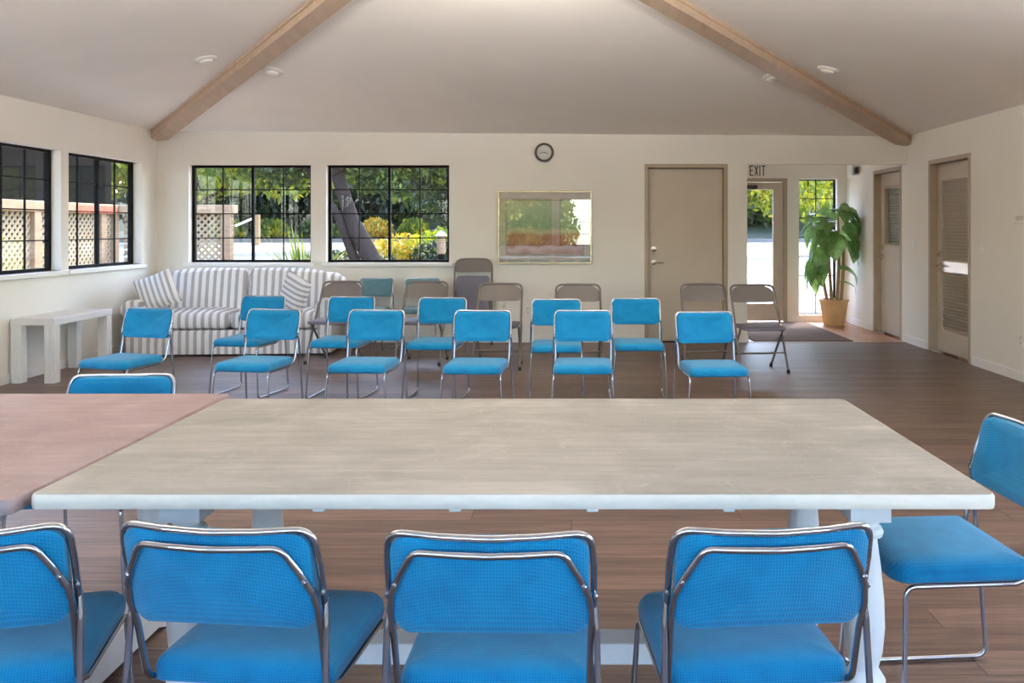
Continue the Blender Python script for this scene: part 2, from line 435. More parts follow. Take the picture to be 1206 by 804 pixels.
# hipped ceiling with thickness
bm = bmesh.new()
lo = [Vector(p) for p in ((XL, YB, 2.485), (XR, YB, 2.425), (XR, YF, 2.425), (XL, YF, 2.485), (-.66, 5.585, 3.63), (-.66, 3.015, 3.63))]
a = [bm.verts.new(p) for p in lo]
out_ = [(XL-T, YB+T), (XR+T, YB+T), (XR+T, YF-T), (XL-T, YF-T)]
b = [bm.verts.new((x, y, 2.56)) for x, y in out_]+[bm.verts.new(lo[4]+Vector((0, 0, .15))), bm.verts.new(lo[5]+Vector((0, 0, .15)))]
for q in ((0, 1, 4), (1, 2, 5, 4), (2, 3, 5), (3, 0, 4, 5)):
    bm.faces.new([a[i] for i in q]); bm.faces.new([b[i] for i in reversed(q)])
for i in range(4):
    j = (i+1) % 4; bm.faces.new((a[i], a[j], b[j], b[i]))
struct('ceiling', bm, M['ceil'])
bm = bmesh.new()
box(bm, XL-1.0, 1.93, YB+T, YB+1.0, 2.36, 2.44)
struct('trim_added_eave_back', bm, M['siding'])  # unseen overhang added to keep direct sun out of the room
struct('trim_eave_left', B(XL-1.1, XL-T, YF-1.0, YB+T, 2.36, 2.44), M['siding'])
struct('trim_added_eave_entry', B(1.9, XR+.8, YV+T, YV+.55, 2.36, 2.44), M['siding'])  # unseen added overhang, kept short so sun reaches the entry floor
struct('trim_eave_right', B(XR+T, XR+1.0, YF-1.0, 7.6, 2.36, 2.44), M['siding'])

# hip beams
apex = Vector((-.66, 5.585, 3.63))
def beam(name, c0, c1):
    d = (c1-c0); h = Vector((d.x, d.y, 0)).normalized(); s = Vector((-h.y, h.x, 0))
    w = .092
    bm = bmesh.new(); rs = []
    for p in (c0+h*.02, c1):
        rs.append([p+s*w+Vector((0, 0, .06)), p-s*w+Vector((0, 0, .06)), p-s*w-Vector((0, 0, .115)), p+s*w-Vector((0, 0, .115))])
    rings(bm, rs)
    # small shadow batten along the upper edge on both sides
    rs = []
    for p in (c0+h*.05, c1):
        rs.append([p+s*(w+.012)+Vector((0, 0, .06)), p-s*(w+.012)+Vector((0, 0, .06)), p-s*(w+.012)-Vector((0, 0, .045)), p+s*(w+.012)-Vector((0, 0, .045))])
    rings(bm, rs)
    return struct(name, bm, M['beam'])
beam('trim_beam_left', Vector((XL, YB, 2.485)), apex)
beam('trim_beam_right', Vector((XR, YB, 2.425)), apex)
beam('trim_beam_front_left', Vector((XL, YF, 2.485)), Vector((-.66, 3.015, 3.63)))
beam('trim_beam_front_right', Vector((XR, YF, 2.425)), Vector((-.66, 3.015, 3.63)))
# baseboards
H = .085
bm = bmesh.new()
for x0, x1 in ((XL, .80), (1.90, 2.07)): box(bm, x0, x1, YB-.014, YB, 0, H)
struct('baseboard_back', bm, M['trim'])
struct('baseboard_left', B(XL, XL+.014, YF, YB-.014, 0, H), M['trim'])
bm = bmesh.new()
for y0, y1 in ((YF, D4[0]-.05), (D4[1]+.05, D3[0]-.05), (D3[1]+.05, YV)): box(bm, XR-.014, XR, y0, y1, 0, H)
struct('baseboard_right', bm, M['trim'])
bm = bmesh.new(); box(bm, DE[1]+.05, XR-.014, YV-.014, YV, 0, H)
struct('baseboard_entry', bm, M['trim'])
struct('baseboard_opening', B(2.07, 2.084, YB, YV-.02, 0, H), M['trim'])

# ---- windows: local x = width, y = outwards, z up; opening w x h
wn = [0]
def window(loc, rz, w, h, cols=4, rows=4, sill=True, fr=.035, mull=True, name=None):
    wn[0] += 1
    o = sempty('window_%d' % wn[0], loc, rz)
    y = .125
    bm = bmesh.new()
    box(bm, 0, fr, y-.03, y+.015, 0, h); box(bm, w-fr, w, y-.03, y+.015, 0, h)
    box(bm, fr, w-fr, y-.03, y+.015, 0, fr*.8); box(bm, fr, w-fr, y-.03, y+.015, h-fr*.8, h)
    if mull: box(bm, w/2-.014, w/2+.014, y-.028, y+.012, fr*.8, h-fr*.8)
    link('window_frame', bm, M['black'], o)
    bm = bmesh.new()
    for k in range(1, cols):
        if mull and k*2 == cols: continue
        x = w*k/cols; box(bm, x-.006, x+.006, y-.012, y+.004, fr*.8, h-fr*.8)
    for k in range(1, rows):
        z = h*k/rows; box(bm, fr, w-fr, y-.011, y+.003, z-.006, z+.006)
    link('muntin', bm, M['black'], o)
    link('window_pane', B(fr*.5, w-fr*.5, y-.005, y-.001, fr*.5, h-fr*.5), M['glass'], o)
    if sill:
        link('window_sill', B(-.05, w+.05, -.045, .094, -.045, 0, bev=.006), M['trim'], o)
    return o
for a, b in back_wins: window((a, YB, WZ0), 0, b-a, WZ1-WZ0)
for a, b in left_wins: window((XL, a, WZ0), R(90), b-a, WZ1-WZ0)
for a, b in added_right_wins: window((XR, b, WZ0), R(-90), b-a, WZ1-WZ0)
for a, b in front_wins: window((b, YF, .9), R(180), b-a, 1.2)
window((SL[0], YV, .10), 0, SL[1]-SL[0], 1.95, cols=2, rows=7, sill=False, fr=.022, mull=False)

# ---- doors. local x = width from hinge/lock side, y = away from the room
def lever(parent, x, z, s=1, y=.0):
    bm = bmesh.new()
    b2 = [(0.03, 0), (.03, -.008), (.012, -.012), (.012, -.045)]
    rs = [[(x+r*math.cos(2*math.pi*i/12), y+t, z+r*math.sin(2*math.pi*i/12)) for i in range(12)] for r, t in b2]
    rings(bm, rs)
    tube(bm, [(x, y-.045, z), (x+s*.05, y-.05, z), (x+s*.12, y-.045, z-.004)], [.011, .009, .007], 8)
    link('door_handle', bm, M['nickel'], parent, True)
def deadbolt(parent, x, z, y=0):
    bm = bmesh.new()
    rs = [[(x+r*math.cos(2*math.pi*i/14), y+t, z+r*math.sin(2*math.pi*i/14)) for i in range(14)] for r, t in [(.032, 0), (.032, -.01), (.016, -.014), (.014, -.026)]]
    rings(bm, rs); link('lock', bm, M['nickel'], parent, True)
def jambs(o, w, h, dep, fw=.045, proj=.008):
    bm = bmesh.new()
    box(bm, 0, fw, -proj, dep, 0, h-fw); box(bm, w-fw, w, -proj, dep, 0, h-fw); box(bm, 0, w, -proj, dep, h-fw, h)
    link('door_frame', bm, M['jamb'], o)

# door_1: flush greige door in the back wall
o = sempty('door_1', (DOOR1[0], YB, 0)); w, h = DOOR1[1]-DOOR1[0], 2.10
jambs(o, w, h, .13)
leaf = link('door_leaf', B(.05, w-.05, .06, .10, .008, h-.05, bev=.003), M['door'], o)
lever(leaf, .115, .94, 1, .06); deadbolt(leaf, .115, 1.10, .06)
struct('wall_backing_door', B(DOOR1[0]-.05, DOOR1[1]+.05, YB+.135, YB+.2, -.05, 2.3), M['siding'])
# door_2: glazed entry door in the far wall of the entry
o = sempty('door_2', (DE[0], YV, 0)); w = DE[1]-DE[0]
jambs(o, w, 2.06, .13, .05)
bm = bmesh.new(); x0, x1 = .055, w-.055
box(bm, x0, x0+.12, .03, .075, .01, 2.0); box(bm, x1-.14, x1, .03, .075, .01, 2.0)
box(bm, x0+.12, x1-.14, .03, .075, .01, .26); box(bm, x0+.12, x1-.14, .03, .075, 1.9, 2.0)
leaf = link('door_leaf', bm, M['door'], o)
link('door_pane', B(x0+.12, x1-.14, .05, .054, .26, 1.9), M['glass'], leaf)
bm = bmesh.new(); box(bm, x0+.1, x0+.5, .0, .03, 1.90, 1.96); link('door_closer', bm, M['dark'], leaf)
lever(leaf, x0+.06, .95, 1, .03)
# door_3: half-glazed with blinds, right wall of the entry.  local x runs towards the camera
o = sempty('door_3', (XR, D3[1], 0), R(-90)); w, h = D3[1]-D3[0], 2.09
jambs(o, w, h, .13, .045)
bm = bmesh.new(); x0, x1 = .05, w-.05
gz0, gz1 = 1.13, 1.86
box(bm, x0, x0+.15, .08, .12, .01, h-.05); box(bm, x1-.15, x1, .08, .12, .01, h-.05)
box(bm, x0+.15, x1-.15, .08, .12, .01, gz0); box(bm, x0+.15, x1-.15, .08, .12, gz1, h-.05)
leaf = link('door_leaf', bm, M['door'], o)
bm = bmesh.new()
for (a, b, c, d) in ((x0+.13, x1-.13, gz0-.02, gz0+.01), (x0+.13, x1-.13, gz1-.01, gz1+.02), (x0+.13, x0+.16, gz0, gz1), (x1-.16, x1-.13, gz0, gz1)): box(bm, a, b, .07, .08, c, d)
link('glazing_bead', bm, M['jamb'], leaf)
link('door_pane', B(x0+.15, x1-.15, .09, .094, gz0, gz1), M['glass'], leaf)
bm = bmesh.new(); z = gz0+.02
while z < gz1:
    box(bm, x0+.15, x1-.15, .130, .150, z, z+.014); z += .03
link('window_blind', bm, M['blind'], leaf)
lever(leaf, x0+.07, .98, 1, .08); deadbolt(leaf, x0+.07, 1.10, .08)
# door_4: louvered door
o = sempty('door_4', (XR, D4[1], 0), R(-90)); w = D4[1]-D4[0]
jambs(o, w, h, .13, .045)
bm = bmesh.new(); x0, x1 = .05, w-.05; st = .10
box(bm, x0, x0+st, .075, .115, .01, h-.05); box(bm, x1-st, x1, .075, .115, .01, h-.05)
for a, b in ((.01, .24), (.86, 1.0), (1.86, h-.05)): box(bm, x0+st, x1-st, .075, .115, a, b)
leaf = link('door_leaf', bm, M['door'], o)
link('door_plate', B(x0+st-.01, x1-st+.02, .071, .0752, .875, .985), M['nickel'], leaf)
for a, b in ((.24, .86), (1.0, 1.86)):
    bm = bmesh.new(); z = a+.018
    while z < b-.004:
        box(bm, x0+st, x1-st, -.021, .021, -.0035, .0035, mat=Matrix.Translation((0, .096, z)) @ Matrix.Rotation(R(-52), 4, 'X')); z += .036
    link('louver_panel', bm, M['door'], leaf)
lever(leaf, x0+.06, .93, 1, .075); deadbolt(leaf, x0+.06, 1.06, .075)
# rooms behind the two side doors
bm = bmesh.new(); box(bm, 5.6, 5.7, 8.2, 11.3, -.05, 2.5); box(bm, XR+T, 5.6, 8.1, 8.2, -.05, 2.5); box(bm, XR+T, 5.6, 11.3, 11.4, -.05, 2.5); box(bm, XR+T, 5.6, 9.7, 9.8, -.05, 2.5)
struct('wall_side_rooms', bm, M['wall'])
struct('ceiling_side_rooms', B(XR+T, 5.7, 8.1, 11.4, 2.5, 2.6), M['ceil'])
struct('floor_side_rooms', B(XR+T, 5.6, 8.2, 11.3, -.05, 0), M['tile'])

# ------------------------------------------------------------------ blue chair (faces local +y)
def make_blue(name, label, fab):
    t = thing(name, label, 'chair')
    rt = .0070
    # outer loop round the backrest
    def cur(x): return -.245 - .028*(1-(x/.205)**2)
    outer = [(-.208, -.19, .60), (-.208, -.222, .70), (-.203, cur(-.203)+.0, .772), (-.10, cur(-.1), .770), (0, cur(0), .768), (.10, cur(.1), .770), (.203, cur(.203), .772), (.208, -.222, .70), (.208, -.19, .60)]
    bm = bmesh.new(); tube(bm, fillet(outer, [0, .1, .042, .2, .3, .2, .042, .1, 0], 6), rt, 10)
    link('back_frame', bm, M['chrome'], t, True)
    def yb(x, z): return -.200-.030*(1-(x/.2)**2)-.24*(z-.60)-.0215
    inner = [(x, yb(x, z), z) for x, z in ((-.197, .648), (-.178, .690), (-.148, .742), (-.07, .742), (0, .741), (.07, .742), (.148, .742), (.178, .690), (.197, .648))]
    bm = bmesh.new(); tube(bm, fillet(inner, [0, .1, .035, .2, .3, .2, .035, .1, 0], 5), rt, 10)
    link('back_brace', bm, M['chrome'], t, True)
    for s in (-1, 1):
        leg = [(s*.209, -.192, .618), (s*.214, -.20, .57), (s*.226, -.252, .011), (s*.222, .215, .011), (s*.198, .198, .405), (s*.196, -.10, .405), (s*.199, -.166, .43), (s*.201, -.195, .55), (s*.203, -.218, .61), (s*.197, -.231, .652)]
        bm = bmesh.new(); tube(bm, fillet(leg, [0, .1, .035, .035, .03, .04, .05, .1, .05, 0], 5), rt, 10)
        link('leg', bm, M['chrome'], t, True)
        bm = bmesh.new()
        for (x, y, z) in ((s*.211, -.203, .640), (s*.188, -.238, .672)):
            rs = [[(x+q*math.cos(2*math.pi*i/8), y-.012-dy, z+q*math.sin(2*math.pi*i/8)) for i in range(8)] for q, dy in ((.0055, -.004), (.0055, .002), (.003, .0045))]
            rings(bm, rs)
            link('rivet', bm, M['chrome'], t, True); bm = bmesh.new()
        bm.free()
    # seat pad: waterfall front

    def fs(x, y, z):
        k = 1-((x/.21)**2)*.0
        zz = z + .006*math.cos(min(1, abs(x)/.21)*1.57)
        if y > .10: zz -= 1.1*(y-.10)**2*(1 if z > .43 else .3)
        tp = 1-.03*(-(y)/.2) if y < 0 else 1
        return (x*.985, y, zz)
    bm = bmesh.new()
    pad(bm, .412, .385, [.06, .06, .03, .03], [(.012, .410), (.002, .417), (0, .434), (.004, .451), (.016, .462), (.05, .468)], fs, 6)
    for v in bm.verts: v.co.y += .037
    link('seat', bm, fab, t, True)
    # backrest pad: curved panel, x across, y' height
    def fb(x, y, z):
        zz = .667+y
        yy = -.200-.030*(1-(x/.2)**2) - .30*(zz-.60)*.8 + z
        return (x, yy, zz)
    bm = bmesh.new()
    pad(bm, .398, .200, .036, [(.008, -.016), (.001, -.012), (0, 0), (.002, .012), (.02, .018)], fb, 6)
    link('backrest', bm, fab, t, True)
    return t

def squeeze(t, k):
    for ch in t.children:
        for v in ch.data.vertices: v.co.x *= k
blue = make_blue('upholstered_chair', 'x', M['blue'])
squeeze(blue, .945)
first = [True]
def chair(bx, by, rz, label, group, proto=None):
    """bx,by = middle of the backrest, rz = heading in degrees (0 looks along +y)"""
    a = R(rz); f = (-math.sin(a), math.cos(a))
    x, y = bx+f[0]*.235, by+f[1]*.235
    src = proto or blue
    if src is blue and first[0]:
        first[0] = False
        src.location = (x, y, 0); src.rotation_euler = (0, 0, a); src['label'] = label; src['group'] = group
        return src
    return dup(src, (x, y, 0), a, label, group)
G1 = 'blue chairs in the front row of seats'
chair(-3.00, 6.04, 180-14, 'blue chrome chair in front of the sofa\'s left arm, nearest the white side table', G1)
chair(-2.08, 5.94, 180-9, 'blue chrome chair in front of the sofa\'s right half, front row, second from left', G1)
chair(-1.35, 5.89, 180-5, 'blue chrome chair in the front row, third from the left', G1)
chair(-.61, 5.85, 180-4, 'blue chrome chair in the front row, fourth from the left', G1)
chair(.08, 5.85, 180-1, 'blue chrome chair in the front row, below the framed picture, fifth from left', G1)
chair(.90, 5.76, 180+4, 'blue chrome chair ending the front row, in front of the plain door', G1)
G2 = 'blue chairs in the second row of seats'
chair(-2.58, 7.12, 180-10, 'blue chrome chair in the second row nearest the sofa, partly behind another', G2)
chair(-1.82, 7.04, 180-5, 'blue chrome chair in the second row, second from left, by the sofa\'s right end', G2)
chair(-1.05, 6.93, 180-5, 'blue chrome chair in the second row, middle of five', G2)
chair(-.12, 6.79, 180+1, 'blue chrome chair in the second row, fourth of five, standing in front of the outlets', G2)
chair(.52, 6.88, 180, 'blue chrome chair in the second row closest to the plain door, seat fully in view', G2)
chair(-1.73, 3.27, 180+4, 'blue chrome chair at the far side of the rosy table, only its back top showing', 'blue chairs round the tables')
G3 = 'blue chairs round the tables'
chair(-1.16, 1.60, 14, 'blue chrome chair cut off at the picture\'s lower left corner, seen from behind', G3)
chair(-.68, 1.635, -6, 'blue chrome chair seen from behind over the cream table\'s front edge, second from left', G3)
chair(-.154, 1.60, -1, 'blue chrome chair seen from behind at the middle of the cream table', G3)
chair(.385, 1.63, 5, 'blue chrome chair seen from behind in front of the cream table\'s turned right leg', G3)
chair(1.29, 2.43, 94, 'blue chrome chair standing sideways at the right end of the cream table', G3)
teal = make_blue('upholstered_chair', 'faded teal chrome chair against the back wall, the nearer to the sofa', M['teal'])
squeeze(teal, .945)
teal['group'] = 'teal chairs against the back wall'
a = R(175); teal.location = (-2.24+.0, 9.68-.235, 0); teal.rotation_euler = (0, 0, a)
chair(-1.70, 9.68, 180+3, 'faded teal chrome chair against the back wall, the nearer to the folded chair', 'teal chairs against the back wall', teal)

# ------------------------------------------------------------------ grey folding chair (faces local +y)
def make_folding(name, label):
    t = thing(name, label, 'folding chair')
    rt = .0115; g = M['greymetal']
    tk = -.02
    # front-leg tube: inverted U, top loop high at the rear, feet at the front
    def lin(z): return -.20+(.79-z)*.50      # y of the long tube at height z
    top = [(-.225, lin(.02), .02), (-.222, lin(.40), .40), (-.215, lin(.60)-.01, .60), (-.214, -.20, .79), (-.09, -.225, .792), (0, -.23, .792), (.09, -.225, .792), (.214, -.20, .79), (.215, lin(.60)-.01, .60), (.222, lin(.40), .40), (.225, lin(.02), .02)]
    bm = bmesh.new(); tube(bm, fillet(top, [0, .2, .2, .13, .1, .3, .1, .13, .2, .2, 0], 8), rt, 8)
    link('front_frame', bm, g, t, True)
    # back panel following the loop
    bm = bmesh.new(); n = 16; rs = []
    z0 = .628
    for s in (0, 1):
        pass
    prof = []
    for k in range(n+1):
        a = math.pi*k/n
        x = -math.cos(a)*.212
        # superellipse top edge
        zt = .69+.099*(max(0, 1-abs(x/.212)**3.4))**(1/2.3)
        prof.append((x, zt))
    gridf = []; gridb = []
    for (x, zt) in prof:
        cf = []; cb = []
        zb = z0+.012*(abs(x)/.212)**6
        for j in range(5):
            z = zb+(zt-zb)*j/4
            y = -.205 + (.785-z)*.38 - .028*(1-(x/.208)**2)
            cf.append(bm.verts.new((x, y+.007, z))); cb.append(bm.verts.new((x, y-.007, z)))
        gridf.append(cf); gridb.append(cb)
    for i in range(n):
        for j in range(4):
            bm.faces.new((gridf[i][j], gridf[i+1][j], gridf[i+1][j+1], gridf[i][j+1]))
            bm.faces.new((gridb[i][j], gridb[i][j+1], gridb[i+1][j+1], gridb[i+1][j]))
        bm.faces.new((gridf[i][0], gridb[i][0], gridb[i+1][0], gridf[i+1][0]))
        bm.faces.new((gridf[i][4], gridf[i+1][4], gridb[i+1][4], gridb[i][4]))
    for i in (0, n):
        for j in range(4): bm.faces.new((gridf[i][j], gridf[i][j+1], gridb[i][j+1], gridb[i][j]))
    link('backrest', bm, g, t, True)
    # seat: metal pan with a thin pad
    bm = bmesh.new(); pad(bm, .40, .40, [.07, .07, .03, .03], [(.01, .405), (0, .412), (0, .428), (.008, .436), (.03, .439)], lambda x, y, z: (x, y+.04, z-.006), 6)
    link('seat', bm, M['greypad'], t, True)
    for s in (-1, 1):
        bm = bmesh.new(); tube(bm, [(s*.206, .10, .40), (s*.204, -.02, .26), (s*.20, -.215, .02)], rt*.95, 8)
        link('leg', bm, g, t, True)
        for (fx, fy) in ((s*.20, -.218), (s*.225, lin(.02))):
            bm = bmesh.new(); lathe(bm, [(.015, 0), (.016, .004), (.0145, .035)], 10, (fx, fy, 0))
            link('rubber_foot', bm, M['rubber'], t, True)
    bm = bmesh.new(); tube(bm, [(-.222, lin(.18), .18), (.222, lin(.18), .18)], .008, 8)
    link('crossbar', bm, g, t, True)
    bm = bmesh.new(); tube(bm, [(-.203, -.13, .14), (.203, -.13, .14)], .008, 8)
    link('crossbar', bm, g, t, True)
    return t
fold = make_folding('folding_chair', 'grey metal folding chair next to the sofa\'s right end, behind a blue chair')
G4 = 'open grey folding chairs'
fold['group'] = G4
def place_f(o, bx, by, rz):
    a = R(rz); o.location = (bx-math.sin(a)*.20, by+math.cos(a)*.20, 0); o.rotation_euler = (0, 0, a)
place_f(fold, -2.34, 8.72, 170)
for bx, by, rz, lb in ((-1.475, 8.70, 174, 'grey metal folding chair with a teal chair directly behind it, third row'),
                       (-.70, 8.40, 178, 'grey metal folding chair standing just in front of the folded chair on the wall'),
                       (.065, 8.30, 181, 'grey metal folding chair below the framed picture\'s right corner, by an outlet'),
                       (1.29, 8.35, 181, 'grey metal folding chair standing in front of the plain closed door'),
                       (1.745, 8.22, 186, 'grey metal folding chair by the entry opening, seat and legs in view')):
    c = dup(fold, (0, 0, 0), 0, lb, G4); place_f(c, bx, by, rz)
# a folded one leaning on the back wall
def make_folded():
    t = thing('folding_chair', 'folded grey folding chair leaning upright against the back wall under the picture\'s left corner', 'folding chair', (-1.14, 9.76, 0), 0)
    g = M['greymetal']; r = .0115; tl = .14
    def P(x, y, z): return (x, y+z*tl, z*.992)
    bm = bmesh.new(); tube(bm, fillet([P(-.222, 0, .02), P(-.215, 0, .99), P(0, -.0, .995), P(.215, 0, .99), P(.222, 0, .02)], [0, .11, .3, .11, 0], 8), r, 8); link('front_frame', bm, g, t, True)
    bm = bmesh.new(); n = 16; f = []; b = []
    for k in range(n+1):
        x = -math.cos(math.pi*k/n)*.206; zt = .905+.083*(max(0, 1-abs(x/.206)**4))**(1/2.4)
        f.append([bm.verts.new(P(x, -.012, z)) for z in (.845, (zt+.845)/2, zt)]); b.append([bm.verts.new(P(x, .004, z)) for z in (.845, (zt+.845)/2, zt)])
    for i in range(n):
        for j in (0, 1):
            bm.faces.new((f[i][j], f[i+1][j], f[i+1][j+1], f[i][j+1])); bm.faces.new((b[i][j], b[i][j+1], b[i+1][j+1], b[i+1][j]))
        bm.faces.new((f[i][0], b[i][0], b[i+1][0], f[i+1][0])); bm.faces.new((f[i][2], f[i+1][2], b[i+1][2], b[i][2]))
    for i in (0, n):
        for j in (0, 1): bm.faces.new((f[i][j], f[i][j+1], b[i][j+1], b[i][j]))
    link('backrest', bm, g, t, True)
    bm = bmesh.new(); pad(bm, .385, .40, [.04, .04, .03, .03], [(.008, -.014), (0, -.006), (0, .004), (.02, .008)], lambda x, y, z: P(x, -.03-z, .60+y), 6); link('seat', bm, M['greypad'], t, True)
    for s in (-1, 1):
        bm = bmesh.new(); tube(bm, [P(s*.196, -.02, .06), P(s*.196, -.02, .62)], r, 8); link('leg', bm, g, t, True)
    bm = bmesh.new(); tube(bm, [P(-.22, 0, .2), P(.22, 0, .2)], .008, 8); link('crossbar', bm, g, t, True)
    for fx in (-.222, .222):
        bm = bmesh.new(); lathe(bm, [(.015, 0), (.016, .004), (.0145, .035)], 10, (fx, .002, 0)); link('rubber_foot', bm, M['rubber'], t, True)
make_folded()

# ------------------------------------------------------------------ tables
def turned_post(bm, x, y, z0, z1, s=1):
    prof = [(.046, 0), (.046, .03), (.060, .05), (.060, .075), (.040, .09), (.040, .10), (.052, .115), (.054, .135), (.040, .155), (.036, .165),
            (.046, .20), (.052, .26), (.050, .33), (.042, .41), (.035, .46), (.033, .475), (.030, .480), (.046, .487), (.049, .497), (.044, .507), (.030, .512), (.030, .517), (.043, .522), (.044, .53)]
    H = z1-z0-.075
    lathe(bm, [(r*.92, z0+z/.53*H) for r, z in prof], 20, (x, y, 0))
    box(bm, x-.048, x+.048, y-.048, y+.048, z1-.075, z1)
def foot_beam(bm, x, y0, y1):
    # arched trestle foot with curled ends, profile in y-z
    L = (y1-y0)/2; c = (y0+y1)/2
    pts = [(-L, .0), (-L+.12, 0), (-L+.17, .02), (L-.17, .02), (L-.12, 0), (L, 0), (L+.015, .025), (L-.01, .06), (L-.07, .09), (L-.17, .12), (-L+.17, .12), (-L+.07, .09), (-L+.01, .06), (-L-.015, .025)]
    rings(bm, [[(xx, c+p, q) for p, q in pts] for xx in (x-.045, x+.045)])
def trestle_table(name, label, loc, W, D, mtop, medge, posts, ypost, tabs=(), th=.032):
    t = thing(name, label, 'table', loc)
    bm = bmesh.new()
    pad(bm, W, D, .018, [(.006, .750-th), (.001, .750-th+.005), (0, .750-th/2), (.001, .745), (.005, .7497)], None, 4)
    top = link('tabletop', bm, mtop, t, True)
    bm = bmesh.new()
    # painted edging band let in round the top, slightly proud
    o_, i_ = rrect(W+.003, D+.003, .019, 4), rrect(W-.006, D-.006, .016, 4)
    vs = []
    for z in (.750-th-.001, .7455):
        vs.append([(x, y, z) for x, y in o_])
    rings(bm, [[(x, y, .750-th-.001) for x, y in i_], [(x, y, .750-th-.001) for x, y in rrect(W, D, .018, 4)], [(x, y, .750-th+.005) for x, y in o_], [(x, y, .743) for x, y in o_], [(x, y, .7485) for x, y in rrect(W-.003, D-.003, .018, 4)], [(x, y, .7485) for x, y in i_]], caps=False)
    link('edging', bm, medge, top, True)
    for x in posts:
        for y in ypost:
            bm = bmesh.new(); turned_post(bm, x, y, .12, .750-th); link('leg', bm, M['legpaint'], t, True)
        bm = bmesh.new(); foot_beam(bm, x, ypost[0]-.12, ypost[1]+.12); link('foot', bm, M['legpaint'], t)
        bm = bmesh.new(); box(bm, x-.045, x+.045, ypost[0]+.051, ypost[1]-.051, .750-th-.05, .750-th, bev=.004); link('crosspiece', bm, M['legpaint'], t)
    ym = (ypost[0]+ypost[1])/2
    bm = bmesh.new(); box(bm, posts[0]+.03, posts[1]-.03, ym-.045, ym+.045, .165, .222, bev=.005); link('stretcher', bm, M['legpaint'], t)
    for x in tabs:
        bm = bmesh.new(); box(bm, x-.013, x+.013, -D/2+.008, -D/2+.05, .750-th-.010, .750-th, bev=.002); link('table_clip', bm, M['plastic'], t)
    return t
cx, cy = -.13, (1.885+2.95)/2
trestle_table('trestle_table', 'long cream-topped trestle table with white turned legs, in the middle foreground', (cx, cy, 0), 2.15, 1.065, M['table'], M['edge'],
              (-.80, .84), (2.06-cy, 2.60-cy), tabs=(-.565+.13, -.26+.13, .047+.13, .352+.13))
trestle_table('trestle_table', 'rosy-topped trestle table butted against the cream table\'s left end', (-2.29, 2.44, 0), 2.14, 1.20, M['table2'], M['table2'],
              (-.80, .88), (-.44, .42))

# white side table by the left wall
t = thing('side_table', 'low white painted side table by the left wall under the windows', 'side table', (-4.66, 7.80, 0))
w2, d2, hh = .19, .46, .56
bm = bmesh.new(); box(bm, -w2, w2, -d2, d2, hh-.06, hh, bev=.004)
top = link('tabletop', bm, M['side'], t)
bm = bmesh.new(); box(bm, -w2+.015, w2-.015, -d2+.015, d2-.015, hh-.001, hh+.0025); link('inlay', bm, M['side'], top)
for sx in (-1, 1):
    for sy in (-1, 1):
        bm = bmesh.new(); x0 = sx*(w2-.045); y0 = sy*(d2-.045)
        box(bm, x0-.045, x0+.045, y0-.045, y0+.045, 0, hh-.06, bev=.004)
        for k in (-1, 0, 1):
            box(bm, x0+k*.022-.004, x0+k*.022+.004, y0-.048, y0+.048, .0, hh-.062)
            box(bm, x0-.048, x0+.048, y0+k*.022-.004, y0+k*.022+.004, .0, hh-.062)
        link('leg', bm, M['side'], t)

# ------------------------------------------------------------------ sofa
t = thing('sofa', 'striped grey and white two-seat sofa with rolled arms against the back wall', 'sofa', (-3.62, 9.32, 0), R(3))
W = 2.16
def soft(name, w, d, h, c, mat, r=.05, puff=.02, rot=None, parent=None, shape=None):
    bm = bmesh.new()
    def f(x, y, z):
        k = max(0, 1-(2*x/w)**2)*max(0, 1-(2*y/d)**2)
        p = (x, y, z+puff*k*(1 if z > 0 else -.2))
        if shape: p = shape(*p)
        return p
    e = min(r, h*.45)
    pad(bm, w, d, r, [(e*.6, -h/2), (e*.15, -h/2+e*.35), (0, -h/2+e), (0, h/2-e), (e*.15, h/2-e*.35), (e*.6, h/2)], f, 6)
    # subdivide for soft silhouettes
    if rot: bmesh.ops.transform(bm, matrix=Euler(rot).to_matrix().to_4x4(), verts=bm.verts)
    bmesh.ops.translate(bm, verts=bm.verts, vec=c)
    return link(name, bm, mat, parent, True)
bm = bmesh.new(); pad(bm, W-.12, .80, .04, [(.0, .02), (0, .10), (.008, .24), (.02, .27)], None, 5)
# shallow pleats in the skirt
for v in bm.verts:
    if v.co.z < .15: v.co.y *= 1.0+.012*math.sin(v.co.x*30)
base = link('skirt', bm, M['sofa'], t, True)
for s in (-1, 1):
    soft('seat_cushion', .93, .66, .17, (s*.468, -.08, .365), M['sofa'], .06, .035, parent=t)
    soft('back_cushion', .90, .22, .50, (s*.46, .26, .63), M['sofa'], .07, .0, rot=(R(-10), 0, 0), parent=t,
         shape=lambda x, y, z, s=s: (x, y, z-(.05*max(0, (s*x)/.45)**2 if z > 0 else 0)+.02*math.cos(x*3)))
bm = bmesh.new(); n = 25; ry = []
for k in range(n):
    x = -W/2+.03+(W-.06)*k/(n-1); u = abs(x)/(W/2)
    zt = .855-.05*u**3
    if u > .9: zt -= .06*(u-.9)/.1
    rs = [(x, .28, .2), (x, .26, .6), (x, .25, zt-.03), (x, .28, zt), (x, .35, zt+.015), (x, .42, zt-.01), (x, .44, zt-.06), (x, .43, .2)]
    ry.append(rs)
rings(bm, ry); link('sofa_back', bm, M['sofa'], t, True)
